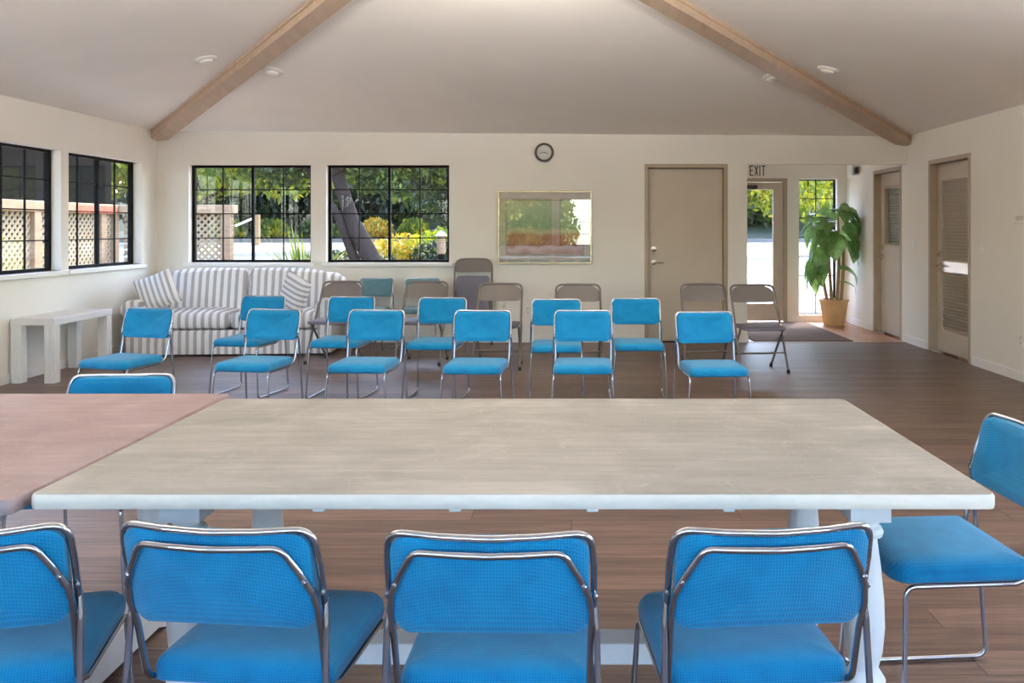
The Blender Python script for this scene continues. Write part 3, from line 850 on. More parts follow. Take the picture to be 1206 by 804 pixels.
for s in (-1, 1):
    bm = bmesh.new(); rs = []
    for y in (-.41, -.405, -.39, .0, .40):
        k = {-.41: .75, -.405: .93}.get(y, 1)
        zt = .60+(.0 if y < .1 else .05)
        cxx = s*(W/2-.10); pts = []
        # rolled scroll over a straight side panel
        for i in range(14):
            a = R(-50+i*(280/13)); a = a if s > 0 else a
            px = cxx+s*(.02+math.cos(a)*.118*k); pz = zt-.11+math.sin(a)*.105*k
            pts.append((px, y, pz))
        # down to the floor
        pts = pts + [(cxx-s*.085*k, y, .03+.02*(1-k)), (cxx+s*.075*k, y, .03+.02*(1-k))]
        rs.append(pts)
    rings(bm, rs); link('armrest', bm, M['sofay'] if False else M['sofa'], t, True)
def pillow(label, c, rot):
    bm = bmesh.new(); n = 15; S = .41; top = []; bot = []
    for i in range(n):
        ta = []; tb = []
        for j in range(n):
            u, v = i/(n-1)*2-1, j/(n-1)*2-1
            pin = 1-.07*(1-u*u)*(abs(v)**2) ; pin2 = 1-.07*(1-v*v)*(abs(u)**2)
            x, z = u*S/2*pin2, v*S/2*pin
            th = .075*((1-u**4)*(1-v**4))**.5
            ta.append(bm.verts.new((x, -th, z))); tb.append(bm.verts.new((x, th, z)) if 0 < i < n-1 and 0 < j < n-1 else ta[-1])
        top.append(ta); bot.append(tb)
    for i in range(n-1):
        for j in range(n-1):
            bm.faces.new((top[i][j], top[i+1][j], top[i+1][j+1], top[i][j+1]))
            q = (bot[i][j], bot[i][j+1], bot[i+1][j+1], bot[i+1][j])
            bm.faces.new(q)
    o = link('throw_pillow', bm, M['pillow'], None, True); o.location = c; o.rotation_euler = rot
    return tag(o, label, 'pillow', 'striped throw pillows on the sofa')
pillow('striped throw pillow tipped on its corner against the sofa\'s left arm', (-4.43, 9.08, .67), (R(-22), R(-22), R(14)))
pillow('striped throw pillow slumped at the sofa\'s right end, stripes nearly level', (-2.95, 9.04, .645), (R(-30), R(-70), R(-8)))

# ------------------------------------------------------------------ wall things
# framed picture
px0, px1, pz0, pz1 = -.865, .24, .925, 1.78
t = thing('framed_picture', 'framed print in a thin pale gilt frame on the back wall below the clock', 'picture', ((px0+px1)/2, YB-.001, (pz0+pz1)/2))
hw, hhh = (px1-px0)/2, (pz1-pz0)/2
bm = bmesh.new()
for a_ in ((-hw, hw, hhh-.018, hhh), (-hw, hw, -hhh, -hhh+.018), (-hw, -hw+.018, -hhh+.018, hhh-.018), (hw-.018, hw, -hhh+.018, hhh-.018)):
    box(bm, a_[0], a_[1], -.035, 0, a_[2], a_[3], bev=.003)
link('picture_frame', bm, M['frame'], t)
link('mat_board', B(-hw+.015, hw-.015, -.014, -.006, -hhh+.015, hhh-.015), M['matboard'], t)
bm = bmesh.new()
box(bm, -hw+.09, hw-.09, -.0165, -.0142, -hhh+.10, hhh-.10)
link('fillet', bm, M['jamb'], t)
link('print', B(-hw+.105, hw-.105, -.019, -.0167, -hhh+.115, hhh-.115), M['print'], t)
link('glass_pane', B(-hw+.017, hw-.017, -.026, -.024, -hhh+.017, hhh-.017), M['picglass'], t)
# clock
t = thing('wall_clock', 'round dark-rimmed wall clock on the back wall above the framed picture', 'clock', (-.32, YB-.001, 2.235))
def disc(bm, prof, n=32, c=(0, 0, 0)):
    rings(bm, [[(c[0]+r*math.cos(2*math.pi*i/n), c[1]+y, c[2]+r*math.sin(2*math.pi*i/n)) for i in range(n)] for r, y in prof])
bm = bmesh.new(); disc(bm, [(.112, 0), (.114, -.02), (.108, -.034), (.094, -.036), (.086, -.024), (.086, -.012)]); link('rim', bm, M['clockrim'], t, True)
bm = bmesh.new(); disc(bm, [(.088, -.010), (.088, -.0135)]); face = link('clock_face', bm, M['clockface'], t)
for nm, ang, L_, w_ in (('hour_hand', 112, .045, .004), ('minute_hand', 258, .066, .003)):
    bm = bmesh.new(); box(bm, -w_, w_, -.017, -.0155, -.01, L_, mat=Matrix.Rotation(R(ang), 4, 'Y')); link(nm, bm, M['letter'], t)
bm = bmesh.new()
for k in range(12): box(bm, -.0018, .0018, -.0145, -.0136, .068, .079, mat=Matrix.Rotation(R(30*k), 4, 'Y'))
link('hour_mark', bm, M['letter'], face)
# EXIT lettering on the far wall of the entry
t = thing('exit_sign', 'dark EXIT lettering on the entry\'s far wall above the glass door', 'sign', (2.56, YV-.001, 2.098))
Hh, W1, S1 = .145, .052, .013
def bar(bm, x0, x1, z0, z1): box(bm, x0, x1, -.006, 0, z0, z1)
bm = bmesh.new(); bar(bm, 0, S1, 0, Hh); bar(bm, S1, W1, 0, S1); bar(bm, S1, W1*.88, Hh/2-S1/2, Hh/2+S1/2); bar(bm, S1, W1, Hh-S1, Hh); link('letter', bm, M['letter'], t)
bm = bmesh.new()
for s in (1, -1):
    rings(bm, [[(.068+(.028 - s*.022)-S1/2, y, 0), (.068+(.028 - s*.022)+S1/2, y, 0), (.068+(.028 + s*.022)+S1/2, y, Hh), (.068+(.028 + s*.022)-S1/2, y, Hh)] for y in (-.006, 0)])
link('letter', bm, M['letter'], t)
bm = bmesh.new(); bar(bm, .140, .140+S1, 0, Hh); link('letter', bm, M['letter'], t)
bm = bmesh.new(); bar(bm, .168, .228, Hh-S1, Hh); bar(bm, .198-S1/2, .198+S1/2, 0, Hh-S1); link('letter', bm, M['letter'], t)
# box light high on the entry's right wall
t = thing('emergency_light', 'small white box light high on the entry\'s right wall by the plant', 'light fixture', (XR-.0005, 11.75, 2.13))
link('housing', B(-.10, 0, -.10, .10, -.06, .09, bev=.01), M['plastic'], t)
bm = bmesh.new(); box(bm, -.07, -.03, -.16, -.10, -.04, .05, bev=.01); link('lamp_head', bm, M['dark'], t)
# switches, outlets
def plate_r(nm, label, cat, y, z, tog, grp=None):
    t = thing(nm, label, cat, (XR, y, z), 0, grp)
    link('cover_plate', B(-.007, 0, -.037, .037, -.058, .058, bev=.002), M['plastic'], t)
    bm = bmesh.new()
    if tog: box(bm, -.016, -.007, -.007, .007, -.012, .012)
    else:
        for s in (-1, 1): box(bm, -.0095, -.007, -.017, .017, s*.022-.014, s*.022+.014, bev=.002)
    link('toggle' if tog else 'socket', bm, M['plastic'] if tog else M['matboard'], t)
plate_r('light_switch', 'white light switch on the right wall between the two side doors', 'switch', 9.83, 1.15, True)
plate_r('light_switch', 'white light switch on the right wall just past the louvered door\'s near side', 'switch', 8.16, 1.15, True)
plate_r('wall_outlet', 'white outlet low on the right wall at the picture\'s edge', 'outlet', 7.45, .36, False)
t = thing('thermostat', 'small white thermostat box on the right wall at the picture\'s edge', 'thermostat', (XR, 7.42, 1.43))
link('housing', B(-.035, 0, -.11, .11, -.045, .045, bev=.008), M['plastic'], t)
link('dial_panel', B(-.038, -.035, -.06, .06, -.02, .02), M['matboard'], t)
for x, z, lb in ((-.80, .40, 'white wall outlet low on the back wall under the picture\'s left corner'), (-.515, .375, 'white wall outlet low on the back wall under the middle of the picture')):
    t = thing('wall_outlet', lb, 'outlet', (x, YB, z), 0)
    link('cover_plate', B(-.037, .037, -.007, 0, -.058, .058, bev=.002), M['plastic'], t)
    bm = bmesh.new()
    for s in (-1, 1): box(bm, -.017, .017, -.0095, -.007, s*.022-.014, s*.022+.014, bev=.002)
    link('socket', bm, M['matboard'], t)

# ceiling discs (low dome fixtures following the slopes)
def ceil_fix(label, loc, normal):
    t = thing('ceiling_light', label, 'ceiling light', loc)
    t.rotation_euler = Vector((0, 0, -1)).rotation_difference(Vector(normal).normalized()).to_euler()
    bm = bmesh.new(); lathe(bm, [(.10, .002), (.10, -.008), (.088, -.018), (.062, -.022)], 24); link('trim_ring', bm, M['plastic'], t, True)
    bm = bmesh.new(); lathe(bm, [(.060, -.020), (.055, -.034), (.03, -.042), (.004, -.044)], 20); link('eyeball', bm, M['lampglass'], t, True)
def plane(p, q, r):
    n = (q-p).cross(r-p).normalized()
    if n.z > 0: n = -n
    return n, lambda x, y: p.z-(n.x*(x-p.x)+n.y*(y-p.y))/n.z
nB, zB = plane(lo[0], lo[1], lo[4]); nL, zL = plane(lo[0], lo[3], lo[4]); nR, zR = plane(lo[1], lo[2], lo[4])
ceil_fix('white round ceiling light on the back slope, beside the left beam', (-2.96, 8.40, zB(-2.96, 8.40)), nB)
ceil_fix('white round ceiling light on the back slope, beside the right beam', (2.0, 8.46, zB(2.0, 8.46)), nB)
ceil_fix('white round ceiling light on the left slope, outside the left beam', (-3.36, 7.8, zL(-3.36, 7.8)), nL)
ceil_fix('white round ceiling light on the right slope, outside the right beam', (2.40, 7.94, zR(2.40, 7.94)), nR)
# pendant at the peak; only its finial dips into view
t = thing('pendant_lamp', 'pendant lamp hung from the ceiling peak, only its dark finial tip in view', 'lamp', (-.44, 5.6, 2.85))
bm = bmesh.new(); lathe(bm, [(.004, 0), (.022, .012), (.022, .03), (.010, .045), (.008, .12)], 14); link('finial', bm, M['dark'], t, True)
bm = bmesh.new(); lathe(bm, [(.01, .11), (.10, .13), (.18, .18), (.21, .25), (.20, .26), (.17, .19), (.09, .145), (.01, .125)], 28); link('lamp_shade', bm, M['lampglass'], t, True)
bm = bmesh.new(); lathe(bm, [(.008, .11), (.008, .66), (.05, .67), (.05, .70)], 12); link('rod', bm, M['dark'], t, True)

# unseen pendants added over the near part to light ceiling and walls
ADDED_PEND = [(-2.9, 3.6), (1.9, 3.6)]
for k, (x, y) in enumerate(ADDED_PEND):
    c = dup(t, (x, y, 2.42), 0, ['added unseen pendant lamp over the far side of the rosy table', 'added unseen pendant lamp over the right side of the room'][k], 'added unseen pendant lamps over the tables')
    for ch in c.children:
        if ch.name.startswith('rod'): ch.scale = (1, 1, 1.12)
        if ch.name.startswith('rod'): ch.location.z = -.03
# entry mat
bm = bmesh.new(); box(bm, 2.16, 3.34, 10.06, 12.1, 0, .012, bev=.003)
o = link('entry_mat', bm, M['mat']); tag(o, 'large brown pile mat on the tiled entry floor before the glass door', 'mat')

# potted plant
t = thing('potted_plant', 'tall potted plant with big drooping green leaves in a tan pot in the entry', 'plant', (3.64, 11.78, 0))
bm = bmesh.new(); lathe(bm, [(.135, 0), (.14, .01), (.19, .33), (.205, .335), (.205, .36), (.185, .36), (.18, .31)], 28); link('pot', bm, M['pot'], t, True)
bm = bmesh.new(); lathe(bm, [(.18, .30), (.17, .318), (.05, .325)], 20); link('soil', bm, M['soil'], t, True)
rnd = random.Random(5)
stems = [[(-.03, 0, .31), (-.06, -.02, .7), (-.10, -.05, 1.15), (-.12, -.08, 1.45)], [(.05, .02, .31), (.07, 0, .8), (.05, -.05, 1.3), (.02, -.1, 1.6)], [(.09, -.03, .31), (.12, -.04, .8), (.12, -.06, 1.2)], [(-.08, .03, .31), (-.14, .0, .6), (-.19, -.02, .85)]]
for s in stems:
    bm = bmesh.new(); tube(bm, s, [.026, .022, .018, .012][:len(s)], 8); link('stem', bm, M['stem'], t, True)
def big_leaf(bm, base, dirv, L, W_, droop):
    base = Vector(base); d = Vector(dirv).normalized(); side = d.cross(Vector((0, 0, 1)))
    if side.length < .1: side = Vector((1, 0, 0))
    side.normalize(); side = (Matrix.Rotation(rnd.uniform(-.7, .7), 3, d) @ side)
    n = 9; prev = None; p = base.copy(); dd = d.copy(); step = L/(n-1)
    rows = []
    for i in range(n):
        u = i/(n-1); w = W_*math.sin(math.pi*min(1, max(0, (u*.97+.03)))**.8)*.5
        up = side.cross(dd).normalized()
        rows.append([bm.verts.new(p-side*w+up*w*.35), bm.verts.new(p), bm.verts.new(p+side*w+up*w*.35)])
        dd = (dd+Vector((0, 0, -droop*step*3))).normalized(); p = p+dd*step
    for a_, b_ in zip(rows, rows[1:]):
        for k in (0, 1): bm.faces.new((a_[k], a_[k+1], b_[k+1], b_[k]))
leaves = [ # base x,y,z, dir, length, width
    ((.06, -.1, 1.58), (.7, -.5, .9), .55, .12, 2.3), ((.06, -.1, 1.55), (.95, -.35, .6), .52, .13, 2.8), ((.05, -.1, 1.5), (.8, -.1, .35), .48, .15, 2.5),
    ((-.1, -.08, 1.5), (-.6, -.2, .75), .42, .13, 1.8), ((-.12, -.08, 1.45), (-.9, -.1, .35), .42, .10, 1.2), ((0, -.1, 1.6), (.15, -.7, .6), .42, .15, 2.5),
    ((-.1, -.1, 1.35), (-.8, -.3, .25), .44, .15, 2.2), ((-.1, -.1, 1.3), (-.35, -.8, .3), .42, .17, 2.5), ((.08, -.1, 1.35), (.5, -.7, .3), .42, .17, 2.6),
    ((.1, -.1, 1.3), (.85, -.3, .2), .44, .16, 2.4), ((-.12, -.05, 1.2), (-.85, -.2, -.1), .42, .15, 1.8), ((.1, -.07, 1.2), (.3, -.8, .2), .42, .17, 2.5),
    ((-.05, -.1, 1.25), (-.1, -.9, .2), .42, .18, 3), ((-.1, -.05, 1.05), (-.6, -.6, .2), .42, .16, 2.8), ((.12, -.06, 1.12), (.6, -.5, 0), .38, .15, 2),
    ((-.14, -.05, 1.4), (-.9, -.3, .7), .50, .12, 2.4), ((-.19, -.02, .9), (-.9, -.2, .6), .46, .12, 2.8), ((-.19, -.02, .85), (-.5, -.4, .5), .42, .14, 3.2), ((-.19, -.02, .82), (-.6, .1, .1), .42, .13, 3), ((-.19, -.02, .8), (-.1, -.6, .3), .36, .13, 3), ((-.17, -.02, .78), (-.4, -.5, -.1), .40, .12, 2.2),
    ((.05, -.02, .78), (.8, -.4, .25), .40, .11, 1.6), ((.05, 0, .6), (.9, -.3, .2), .38, .03, 1.2), ((-.1, -.07, 1.4), (-.2, -.6, .9), .40, .14, 2.6),
    ((.03, -.1, 1.5), (.4, -.4, .9), .40, .14, 2.4), ((0, -.08, 1.45), (-.4, .3, .8), .38, .14, 2.4), ((.08, -.05, 1.3), (.4, .5, .3), .4, .15, 2), ((-.1, -.05, 1.15), (-.5, .4, .2), .38, .15, 2)]
bm = bmesh.new()
for l in leaves: big_leaf(bm, l[0], l[1], l[2]*1.05, l[3]*1.75, l[4])
for v in bm.verts:
    v.co.x = min(v.co.x, .27)
link('foliage', bm, M['bigleaf'], t, True)

# ------------------------------------------------------------------ outdoors
# ground
bm = bmesh.new()
rs = []
def gz(y): return -.06 if y < 16 else -.06+(y-16)/24*.74 if y < 40 else .68
ys = [YV+T, 16, 22, 28, 34, 40]
g_ = [[bm.verts.new((x, y, gz(y))) for x in (-22, -10, 0, 10, 22)] for y in ys]
for a_, b_ in zip(g_, g_[1:]):
    for k in range(4): bm.faces.new((a_[k], a_[k+1], b_[k+1], b_[k]))
struct('ground_parking', bm, M['paving'])
bm = bmesh.new(); box(bm, -30, 30, -20, YV+T, -.12, -.06); struct('ground_bounce_patio', bm, M['concrete'])  # mostly unseen ground, made pale to bounce daylight up to the ceiling
bm = bmesh.new(); box(bm, -22, 22, 40, 40.25, .5, .86); struct('trim_kerb', bm, M['asphalt'])
bm = bmesh.new()
g_ = [[bm.verts.new((x, y, z)) for x in (-26, -8, 0, 8, 26)] for y, z in ((40.25, .8), (44, 1.2), (52, 5), (60, 12), (64, 18))]
for a_, b_ in zip(g_, g_[1:]):
    for k in range(4): bm.faces.new((a_[k], a_[k+1], b_[k+1], b_[k]))
struct('ground_hillside', bm, M['hill'])
bm = bmesh.new(); box(bm, -6.9, .6, YB+.3, 16.5, -.065, -.03); struct('ground_bed', bm, M['earth'])
bm = bmesh.new(); box(bm, -4.1, -2.2, 17.5, 17.56, -.03, .03); struct('trim_bed_edge', bm, M['jamb'])

def crown(bm, c, rad, n, size, seed, hollow=.35):
    r_ = random.Random(seed)
    for _ in range(n):
        while True:
            v = Vector((r_.uniform(-1, 1), r_.uniform(-1, 1), r_.uniform(-1, 1)))
            if hollow < v.length < 1: break
        p = Vector(c)+Vector((v.x*rad[0], v.y*rad[1], v.z*rad[2]))
        s = size*r_.uniform(.6, 1.4)
        q = Euler((r_.uniform(0, 6.3), r_.uniform(0, 6.3), r_.uniform(0, 6.3))).to_matrix()
        a_ = [bm.verts.new(p+q @ Vector(w)*s) for w in ((-1, 0, 0), (0, -.45, .12), (1, 0, 0), (0, .45, .12))]
        bm.faces.new(a_)
    return bm
def tree(label, loc, trunk, crowns, leafm, n, size, seed, grp=None, rad=.2, nm='tree', cat='tree'):
    t = thing(nm, label, cat, loc, 0, grp)
    bm = bmesh.new()
    for k, tr in enumerate(trunk):
        m_ = len(tr); pts = fillet(tr, .6, 4); mm = len(pts)
        tube(bm, pts, [rad*(1 if k == 0 else .55)*(1-.6*i/(mm-1)) for i in range(mm)], 10)
    link('trunk', bm, M['bark'], t, True)
    bm = bmesh.new(); tot = sum(c[1][0]*c[1][1]*c[1][2] for c in crowns)
    for i, (c, r_) in enumerate(crowns):
        crown(bm, c, r_, int(n*r_[0]*r_[1]*r_[2]/tot), size, seed+i)
    link('foliage', bm, leafm, t)
    return t
def shrub(label, loc, crowns, leafm, n, size, seed, grp=None):
    t = thing('shrub', label, 'shrub', loc, 0, grp)
    bm = bmesh.new(); lathe(bm, [(.05, 0), (.04, .15), (.02, .4)], 8); link('stem', bm, M['bark'], t, True)
    bm = bmesh.new(); tot = sum(c[1][0]*c[1][1]*c[1][2] for c in crowns)
    for i, (c, r_) in enumerate(crowns): crown(bm, c, r_, int(n*r_[0]*r_[1]*r_[2]/tot), size, seed+i, .1)
    for v in bm.verts: v.co.z = abs(v.co.z)
    link('foliage', bm, leafm, t)
    return t
GT = 'trees beyond the back windows'
# leaning oak close behind the right back window
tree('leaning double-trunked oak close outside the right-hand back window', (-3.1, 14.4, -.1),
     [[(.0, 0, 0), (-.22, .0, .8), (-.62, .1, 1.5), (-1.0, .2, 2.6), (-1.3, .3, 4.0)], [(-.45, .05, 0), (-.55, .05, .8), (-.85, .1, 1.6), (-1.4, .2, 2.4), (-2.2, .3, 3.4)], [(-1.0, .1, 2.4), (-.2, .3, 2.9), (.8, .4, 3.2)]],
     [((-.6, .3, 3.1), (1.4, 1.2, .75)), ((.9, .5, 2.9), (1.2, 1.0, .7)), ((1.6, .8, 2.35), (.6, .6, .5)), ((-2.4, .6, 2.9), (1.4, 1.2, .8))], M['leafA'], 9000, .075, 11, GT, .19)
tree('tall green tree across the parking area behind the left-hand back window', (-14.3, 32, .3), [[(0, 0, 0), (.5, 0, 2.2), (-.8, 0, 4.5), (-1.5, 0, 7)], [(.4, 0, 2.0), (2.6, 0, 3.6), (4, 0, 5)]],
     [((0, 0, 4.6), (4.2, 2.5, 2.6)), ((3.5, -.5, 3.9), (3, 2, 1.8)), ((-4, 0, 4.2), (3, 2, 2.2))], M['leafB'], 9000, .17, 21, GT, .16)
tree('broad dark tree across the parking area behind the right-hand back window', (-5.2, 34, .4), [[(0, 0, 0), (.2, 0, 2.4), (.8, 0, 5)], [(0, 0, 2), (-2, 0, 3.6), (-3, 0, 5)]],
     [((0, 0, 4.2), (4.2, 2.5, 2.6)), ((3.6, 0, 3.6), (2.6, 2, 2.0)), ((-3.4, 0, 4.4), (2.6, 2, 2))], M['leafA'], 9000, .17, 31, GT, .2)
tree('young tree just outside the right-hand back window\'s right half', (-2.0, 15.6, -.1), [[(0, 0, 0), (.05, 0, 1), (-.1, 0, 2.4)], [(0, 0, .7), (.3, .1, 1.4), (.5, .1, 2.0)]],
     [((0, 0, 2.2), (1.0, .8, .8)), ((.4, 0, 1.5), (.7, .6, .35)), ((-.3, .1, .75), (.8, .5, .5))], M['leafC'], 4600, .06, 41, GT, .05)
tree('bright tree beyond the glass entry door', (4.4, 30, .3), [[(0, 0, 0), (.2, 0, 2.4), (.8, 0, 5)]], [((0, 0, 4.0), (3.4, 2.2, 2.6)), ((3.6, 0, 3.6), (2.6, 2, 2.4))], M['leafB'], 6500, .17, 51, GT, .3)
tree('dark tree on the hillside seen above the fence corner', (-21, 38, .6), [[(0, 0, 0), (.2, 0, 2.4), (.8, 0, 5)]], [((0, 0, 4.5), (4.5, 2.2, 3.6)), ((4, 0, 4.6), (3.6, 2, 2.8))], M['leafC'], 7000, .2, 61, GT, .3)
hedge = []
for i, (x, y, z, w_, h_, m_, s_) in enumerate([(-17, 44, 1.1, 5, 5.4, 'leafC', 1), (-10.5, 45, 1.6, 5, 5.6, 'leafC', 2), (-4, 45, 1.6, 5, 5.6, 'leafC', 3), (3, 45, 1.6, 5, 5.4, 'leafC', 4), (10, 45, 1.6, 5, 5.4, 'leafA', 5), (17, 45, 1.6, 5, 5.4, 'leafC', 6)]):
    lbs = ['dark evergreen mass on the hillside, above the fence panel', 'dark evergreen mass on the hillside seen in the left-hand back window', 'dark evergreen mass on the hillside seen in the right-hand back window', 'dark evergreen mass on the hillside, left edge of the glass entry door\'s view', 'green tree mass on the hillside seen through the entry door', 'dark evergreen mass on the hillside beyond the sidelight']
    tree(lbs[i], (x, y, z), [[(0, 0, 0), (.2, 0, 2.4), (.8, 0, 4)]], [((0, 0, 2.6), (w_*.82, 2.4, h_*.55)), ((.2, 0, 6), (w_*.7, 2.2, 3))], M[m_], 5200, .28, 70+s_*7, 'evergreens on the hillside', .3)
GS = 'low shrubs along the kerb'
for i, (x, y, z, w_, h_, m_) in enumerate([(-16.8, 41.4, .8, 1.3, .8, 'leafB'), (-14.6, 41.2, .8, 1.3, .75, 'leafB'), (-12.2, 41.0, .8, 1.4, .8, 'leafA'), (-9.4, 41.0, .8, 1.2, .8, 'leafG'), (-7.6, 41, .8, 1.2, .8, 'leafB'), (-5.2, 41, .8, 1.4, .8, 'leafA')]):
    lbs = ['yellow-green shrub on the kerb left of the white post', 'golden low shrub on the kerb right of the white post', 'green low shrub on the kerb at the left back window\'s right side', 'orange-flowering shrub on the kerb behind the leaning oak', 'yellow-green shrub on the kerb at the middle of the right back window', 'green shrub on the kerb at the right of the right back window']
    shrub(lbs[i], (x, y, z+.11), [((0, 0, .2), (w_*.72, .7, h_))], M[m_], 1100, .10, 200+i*5, GS)
shrub('yellow flowering bush outside the middle of the right-hand back window', (-4.2, 18.5, -.1), [((0, 0, .75), (.75, .6, .45)), ((.5, 0, 1.0), (.5, .4, .35))], M['leafG'], 2200, .05, 300)
shrub('yellow-green bush outside the right half of the right-hand back window', (-3.0, 18.7, -.1), [((0, 0, .85), (.8, .6, .55)), ((.3, .2, 1.2), (.5, .4, .35))], M['leafB'], 2600, .05, 310)
shrub('low dark twiggy bush under the right-hand back window\'s right half', (-3.2, 15.6, -.1), [((0, 0, .45), (1.0, .5, .4)), ((1, 0, .5), (.6, .5, .5))], M['leafC'], 2600, .045, 320)
shrub('dark bush around the foot of the leaning oak', (-4.6, 16.6, -.06), [((0, 0, .5), (.9, .5, .5)), ((.9, 0, .45), (.6, .5, .45))], M['leafC'], 3000, .05, 340)
# spiky clump by the left back window
t = thing('spiky_plant', 'spiky yellow-green clump outside the left-hand back window\'s lower right corner', 'plant', (-4.78, 15.2, -.1))
bm = bmesh.new(); r_ = random.Random(9)
for k in range(130):
    a_ = r_.uniform(0, 6.28); L_ = r_.uniform(1.0, 1.65); sp = r_.uniform(.15, .9); p = Vector((0, 0, 0)); d = Vector((math.cos(a_)*sp, math.sin(a_)*sp, 1)).normalized(); s_ = Vector((-math.sin(a_), math.cos(a_), 0)); prev = None
    for i in range(6):
        w_ = .036*(1-i/5)+.003; q = (bm.verts.new(p-s_*w_), bm.verts.new(p+s_*w_))
        if prev: bm.faces.new((prev[0], prev[1], q[1], q[0]))
        prev = q; p = p+d*L_/5; d = (d+Vector((0, 0, -.12*sp*i*.6))).normalized()
link('foliage', bm, M['leafB'], t)

# fence with lattice panels
def lattice(bm, L_, z0, z1, step=.105, w_=.034):
    # diagonal slats clipped to the panel (local x length, z height)
    Hh = z1-z0
    for s, y in ((1, 0), (-1, .012)):
        k = -Hh
        while k < L_+Hh:
            # line x = k + s*(z-z0) (s=1) or x = k - (z-z0) + Hh ...
            pts = []
            if s == 1: a0, a1 = k, k+Hh
            else: a0, a1 = k+Hh, k
            za, zb_ = z0, z1
            # clip to 0..L
            def at(x): return z0+(x-a0)/(a1-a0)*Hh
            xa, xb = a0, a1
            lo_, hi_ = min(xa, xb), max(xa, xb)
            lo_, hi_ = max(lo_, 0), min(hi_, L_)
            if hi_-lo_ > .02:
                p0 = (lo_, at(lo_)); p1 = (hi_, at(hi_))
                d = Vector((p1[0]-p0[0], 0, p1[1]-p0[1])).normalized(); nn = Vector((-d.z, 0, d.x))*w_/2
                a_ = Vector((p0[0], 0, p0[1])); b_ = Vector((p1[0], 0, p1[1]))
                rings(bm, [[a_-nn+Vector((0, y, 0)), a_+nn+Vector((0, y, 0)), a_+nn+Vector((0, y+.009, 0)), a_-nn+Vector((0, y+.009, 0))],
                           [b_-nn+Vector((0, y, 0)), b_+nn+Vector((0, y, 0)), b_+nn+Vector((0, y+.009, 0)), b_-nn+Vector((0, y+.009, 0))]])
            k += step
    return bm
def fence(label, p0, rz, L_, posts, red=None):
    t = thing('lattice_fence', label, 'fence', p0, rz)
    link('lattice_panel', lattice(bmesh.new(), L_, .05, 1.56), M['lattice'], t)
    bm = bmesh.new(); box(bm, -.05, L_+.05, -.07, .09, 1.56, 1.70, bev=.01); link('cap_rail', bm, M['fence'], t)
    if red:
        bm = bmesh.new(); box(bm, red[0], red[1], .090, .104, 1.565, 1.665); link('red_board', bm, M['fencered'], t)
    bm = bmesh.new(); box(bm, 0, L_, -.02, .04, .0, .08); link('bottom_rail', bm, M['fence'], t)
    for x in posts:
        bm = bmesh.new(); box(bm, x-.07, x+.07, -.06, .08, -.06, 1.56, bev=.008); link('fence_post', bm, M['fence'], t)
    return t
fence('lattice wood fence alongside the left-hand wall outside the side windows', (-7.0, 13.0, 0), R(-90), 9.0, (0.07, .42, 1.98, 4.1, 6.2, 8.9), (.12, 1.15))
t_ = fence('lattice wood fence panel seen in the left-hand back window', (-6.85, 13.0, 0), 0, 1.66, (1.58,))
# neighbouring dark building beyond the side fence
t = thing('neighbour_building', 'dark building beyond the lattice fence, seen in the side windows', 'building', (-13, 9, 0))
link('wall', B(-2, 0, -12, 15, -.06, 4.4), M['siding'], t)
bm = bmesh.new(); rings(bm, [[(1.1, y, 4.3), (1.1, y, 4.45), (-2, y, 5.6), (-2, y, 4.3)] for y in (-13, 16)]); link('roof', bm, M['roof'], t)
for i, (y, lb) in enumerate(((12.5, 'pale leafy bush behind the fence in the second side window'), (9.8, 'pale leafy bush behind the fence in the first side window'), (6.5, 'pale leafy bush behind the fence beyond the picture\'s left edge'))):
    shrub(lb, (-8.6, y, -.05), [((0, 0, .65), (.7, 1.3, .65))], M['leafB'], 2200, .07, 400+i*9, 'bushes behind the side fence')
# white post and arm at the parking area
t = thing('gate_post', 'pale square post with a slanting rail in the parking area, left-hand back window', 'post', (-13.9, 37.5, gz(37.5)))
link('post', B(-.12, .12, -.12, .12, 0, 1.35), M['fence'], t)
bm = bmesh.new(); tube(bm, [(-.12, 0, 1.2), (-.95, 0, .85)], .05, 8); link('rail', bm, M['plastic'], t)
# lantern
t = thing('garden_lantern', 'garden lantern on a dark post by the right-hand back window\'s right edge', 'lantern', (-2.30, 15.0, -.06))
bm = bmesh.new(); lathe(bm, [(.16, 0), (.16, .75), (.05, .8), (.05, .95)], 16); link('post', bm, M['siding'], t, True)
bm = bmesh.new(); lathe(bm, [(.07, .95), (.085, 1.0), (.07, 1.27)], 12); link('lantern_body', bm, M['fence'], t, True)
bm = bmesh.new(); lathe(bm, [(.11, 1.27), (.08, 1.31), (.02, 1.36)], 12); link('cap', bm, M['plastic'], t, True)
# garden behind the camera (mirrored in the picture glass)
for i, (x, lb) in enumerate(((-5.5, 'rear garden bush left'), (-1.5, 'rear garden bush middle'), (2.5, 'rear garden bush right'))):
    lbs = ['tall bush in the rear garden beyond the first front window', 'tall bush in the rear garden beyond the middle front windows', 'tall bush in the rear garden beyond the last front window']
    shrub(lbs[i], (x*1.25, -12, -.05), [((0, 0, 1.3), (2.2, 1.2, 1.4)), ((.5, 0, 2.2), (1.5, 1, 1.0))], M['leafB'], 7000, .12, 500+i*9, 'bushes in the rear garden')

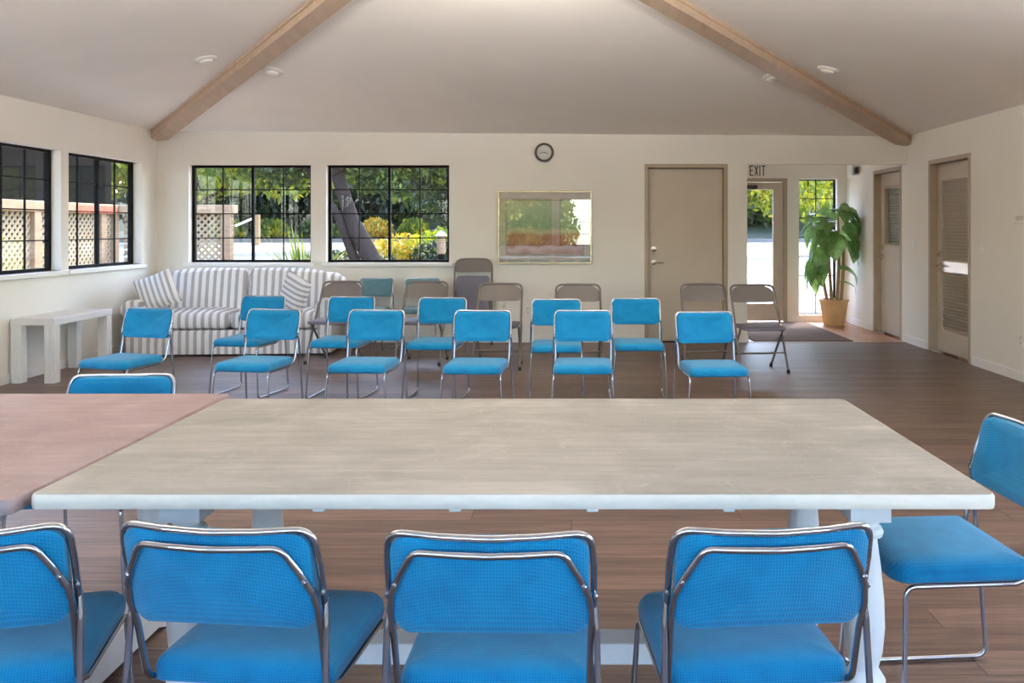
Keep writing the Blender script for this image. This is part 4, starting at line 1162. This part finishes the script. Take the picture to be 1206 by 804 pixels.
# ------------------------------------------------------------------ light
w = bpy.data.worlds.new('sky'); sc.world = w; w.use_nodes = True
nt = w.node_tree; nt.nodes.clear()
o = nt.nodes.new('ShaderNodeOutputWorld'); bg = nt.nodes.new('ShaderNodeBackground'); sk = nt.nodes.new('ShaderNodeTexSky')
sk.sky_type = 'NISHITA'; sk.sun_disc = False; sk.sun_elevation = R(58); sk.sun_rotation = R(25); sk.air_density = 1.0; sk.dust_density = 1.5
nt.links.new(sk.outputs[0], bg.inputs[0]); nt.links.new(bg.outputs[0], o.inputs[0])
bg.inputs[1].default_value = 1.6
def light(name, kind, loc, rot, energy, col, **kw):
    l = bpy.data.lights.new(name, kind); l.energy = energy; l.color = col
    for k, v in kw.items(): setattr(l, k, v)
    o = bpy.data.objects.new(name, l); C.objects.link(o); o.location = loc; o.rotation_euler = rot
    return o
el, az = R(56), R(24)
sd = Vector((math.cos(el)*math.sin(az), math.cos(el)*math.cos(az), math.sin(el)))   # towards the sun
s = light('sun', 'SUN', (0, 0, 20), (-sd).to_track_quat('-Z', 'Y').to_euler(), 3.6, (1, .93, .82), angle=.01)
light('pendant_bulb', 'POINT', (-.44, 5.6, 3.16), (0, 0, 0), 85, (1, .94, .86), shadow_soft_size=.08)
for x, y in ADDED_PEND: light('pendant_bulb', 'POINT', (x, y, 2.665), (0, 0, 0), 190, (1, .94, .85), shadow_soft_size=.05)  # bulbs of the added pendants, extra light for ceiling and walls
# portals guide sky light through the openings
def portal(loc, rot, sx, sy):
    o = light('portal', 'AREA', loc, rot, 1, (1, 1, 1)); o.data.shape = 'RECTANGLE'; o.data.size = sx; o.data.size_y = sy; o.data.cycles.is_portal = True
for a, b in front_wins: portal(((a+b)/2, YF-T-.02, 1.5), (R(90), 0, R(180)), b-a, 1.2)
for a, b in back_wins: portal(((a+b)/2, YB+T+.02, 1.515), (R(-90), 0, 0), b-a, 1.15)
for a, b in left_wins: portal((XL-T-.02, (a+b)/2, 1.515), (R(90), 0, R(-90)), b-a, 1.15)
for a, b in added_right_wins: portal((XR+T+.02, (a+b)/2, 1.515), (R(90), 0, R(90)), b-a, 1.15)

# ------------------------------------------------------------------ camera
cam = bpy.data.cameras.new('camera'); co = bpy.data.objects.new('camera', cam); C.objects.link(co)
co.location = (0, 0, 1.34); co.rotation_euler = (R(90), 0, 0)
cam.sensor_width = 36; cam.lens = 1000/1206*36
cam.shift_x = -70/1206; cam.shift_y = -133/1206
cam.clip_start = .05; cam.clip_end = 300
sc.camera = co
sc.view_settings.view_transform = 'Standard'; sc.view_settings.look = 'None'
sc.view_settings.gamma = 1; sc.view_settings.use_curve_mapping = False
sc.view_settings.exposure = .85
cy = sc.cycles
cy.use_denoising = True; cy.max_bounces = 10; cy.diffuse_bounces = 6; cy.glossy_bounces = 4; cy.transparent_max_bounces = 16
cy.sample_clamp_indirect = 6; cy.caustics_reflective = False; cy.caustics_refractive = False
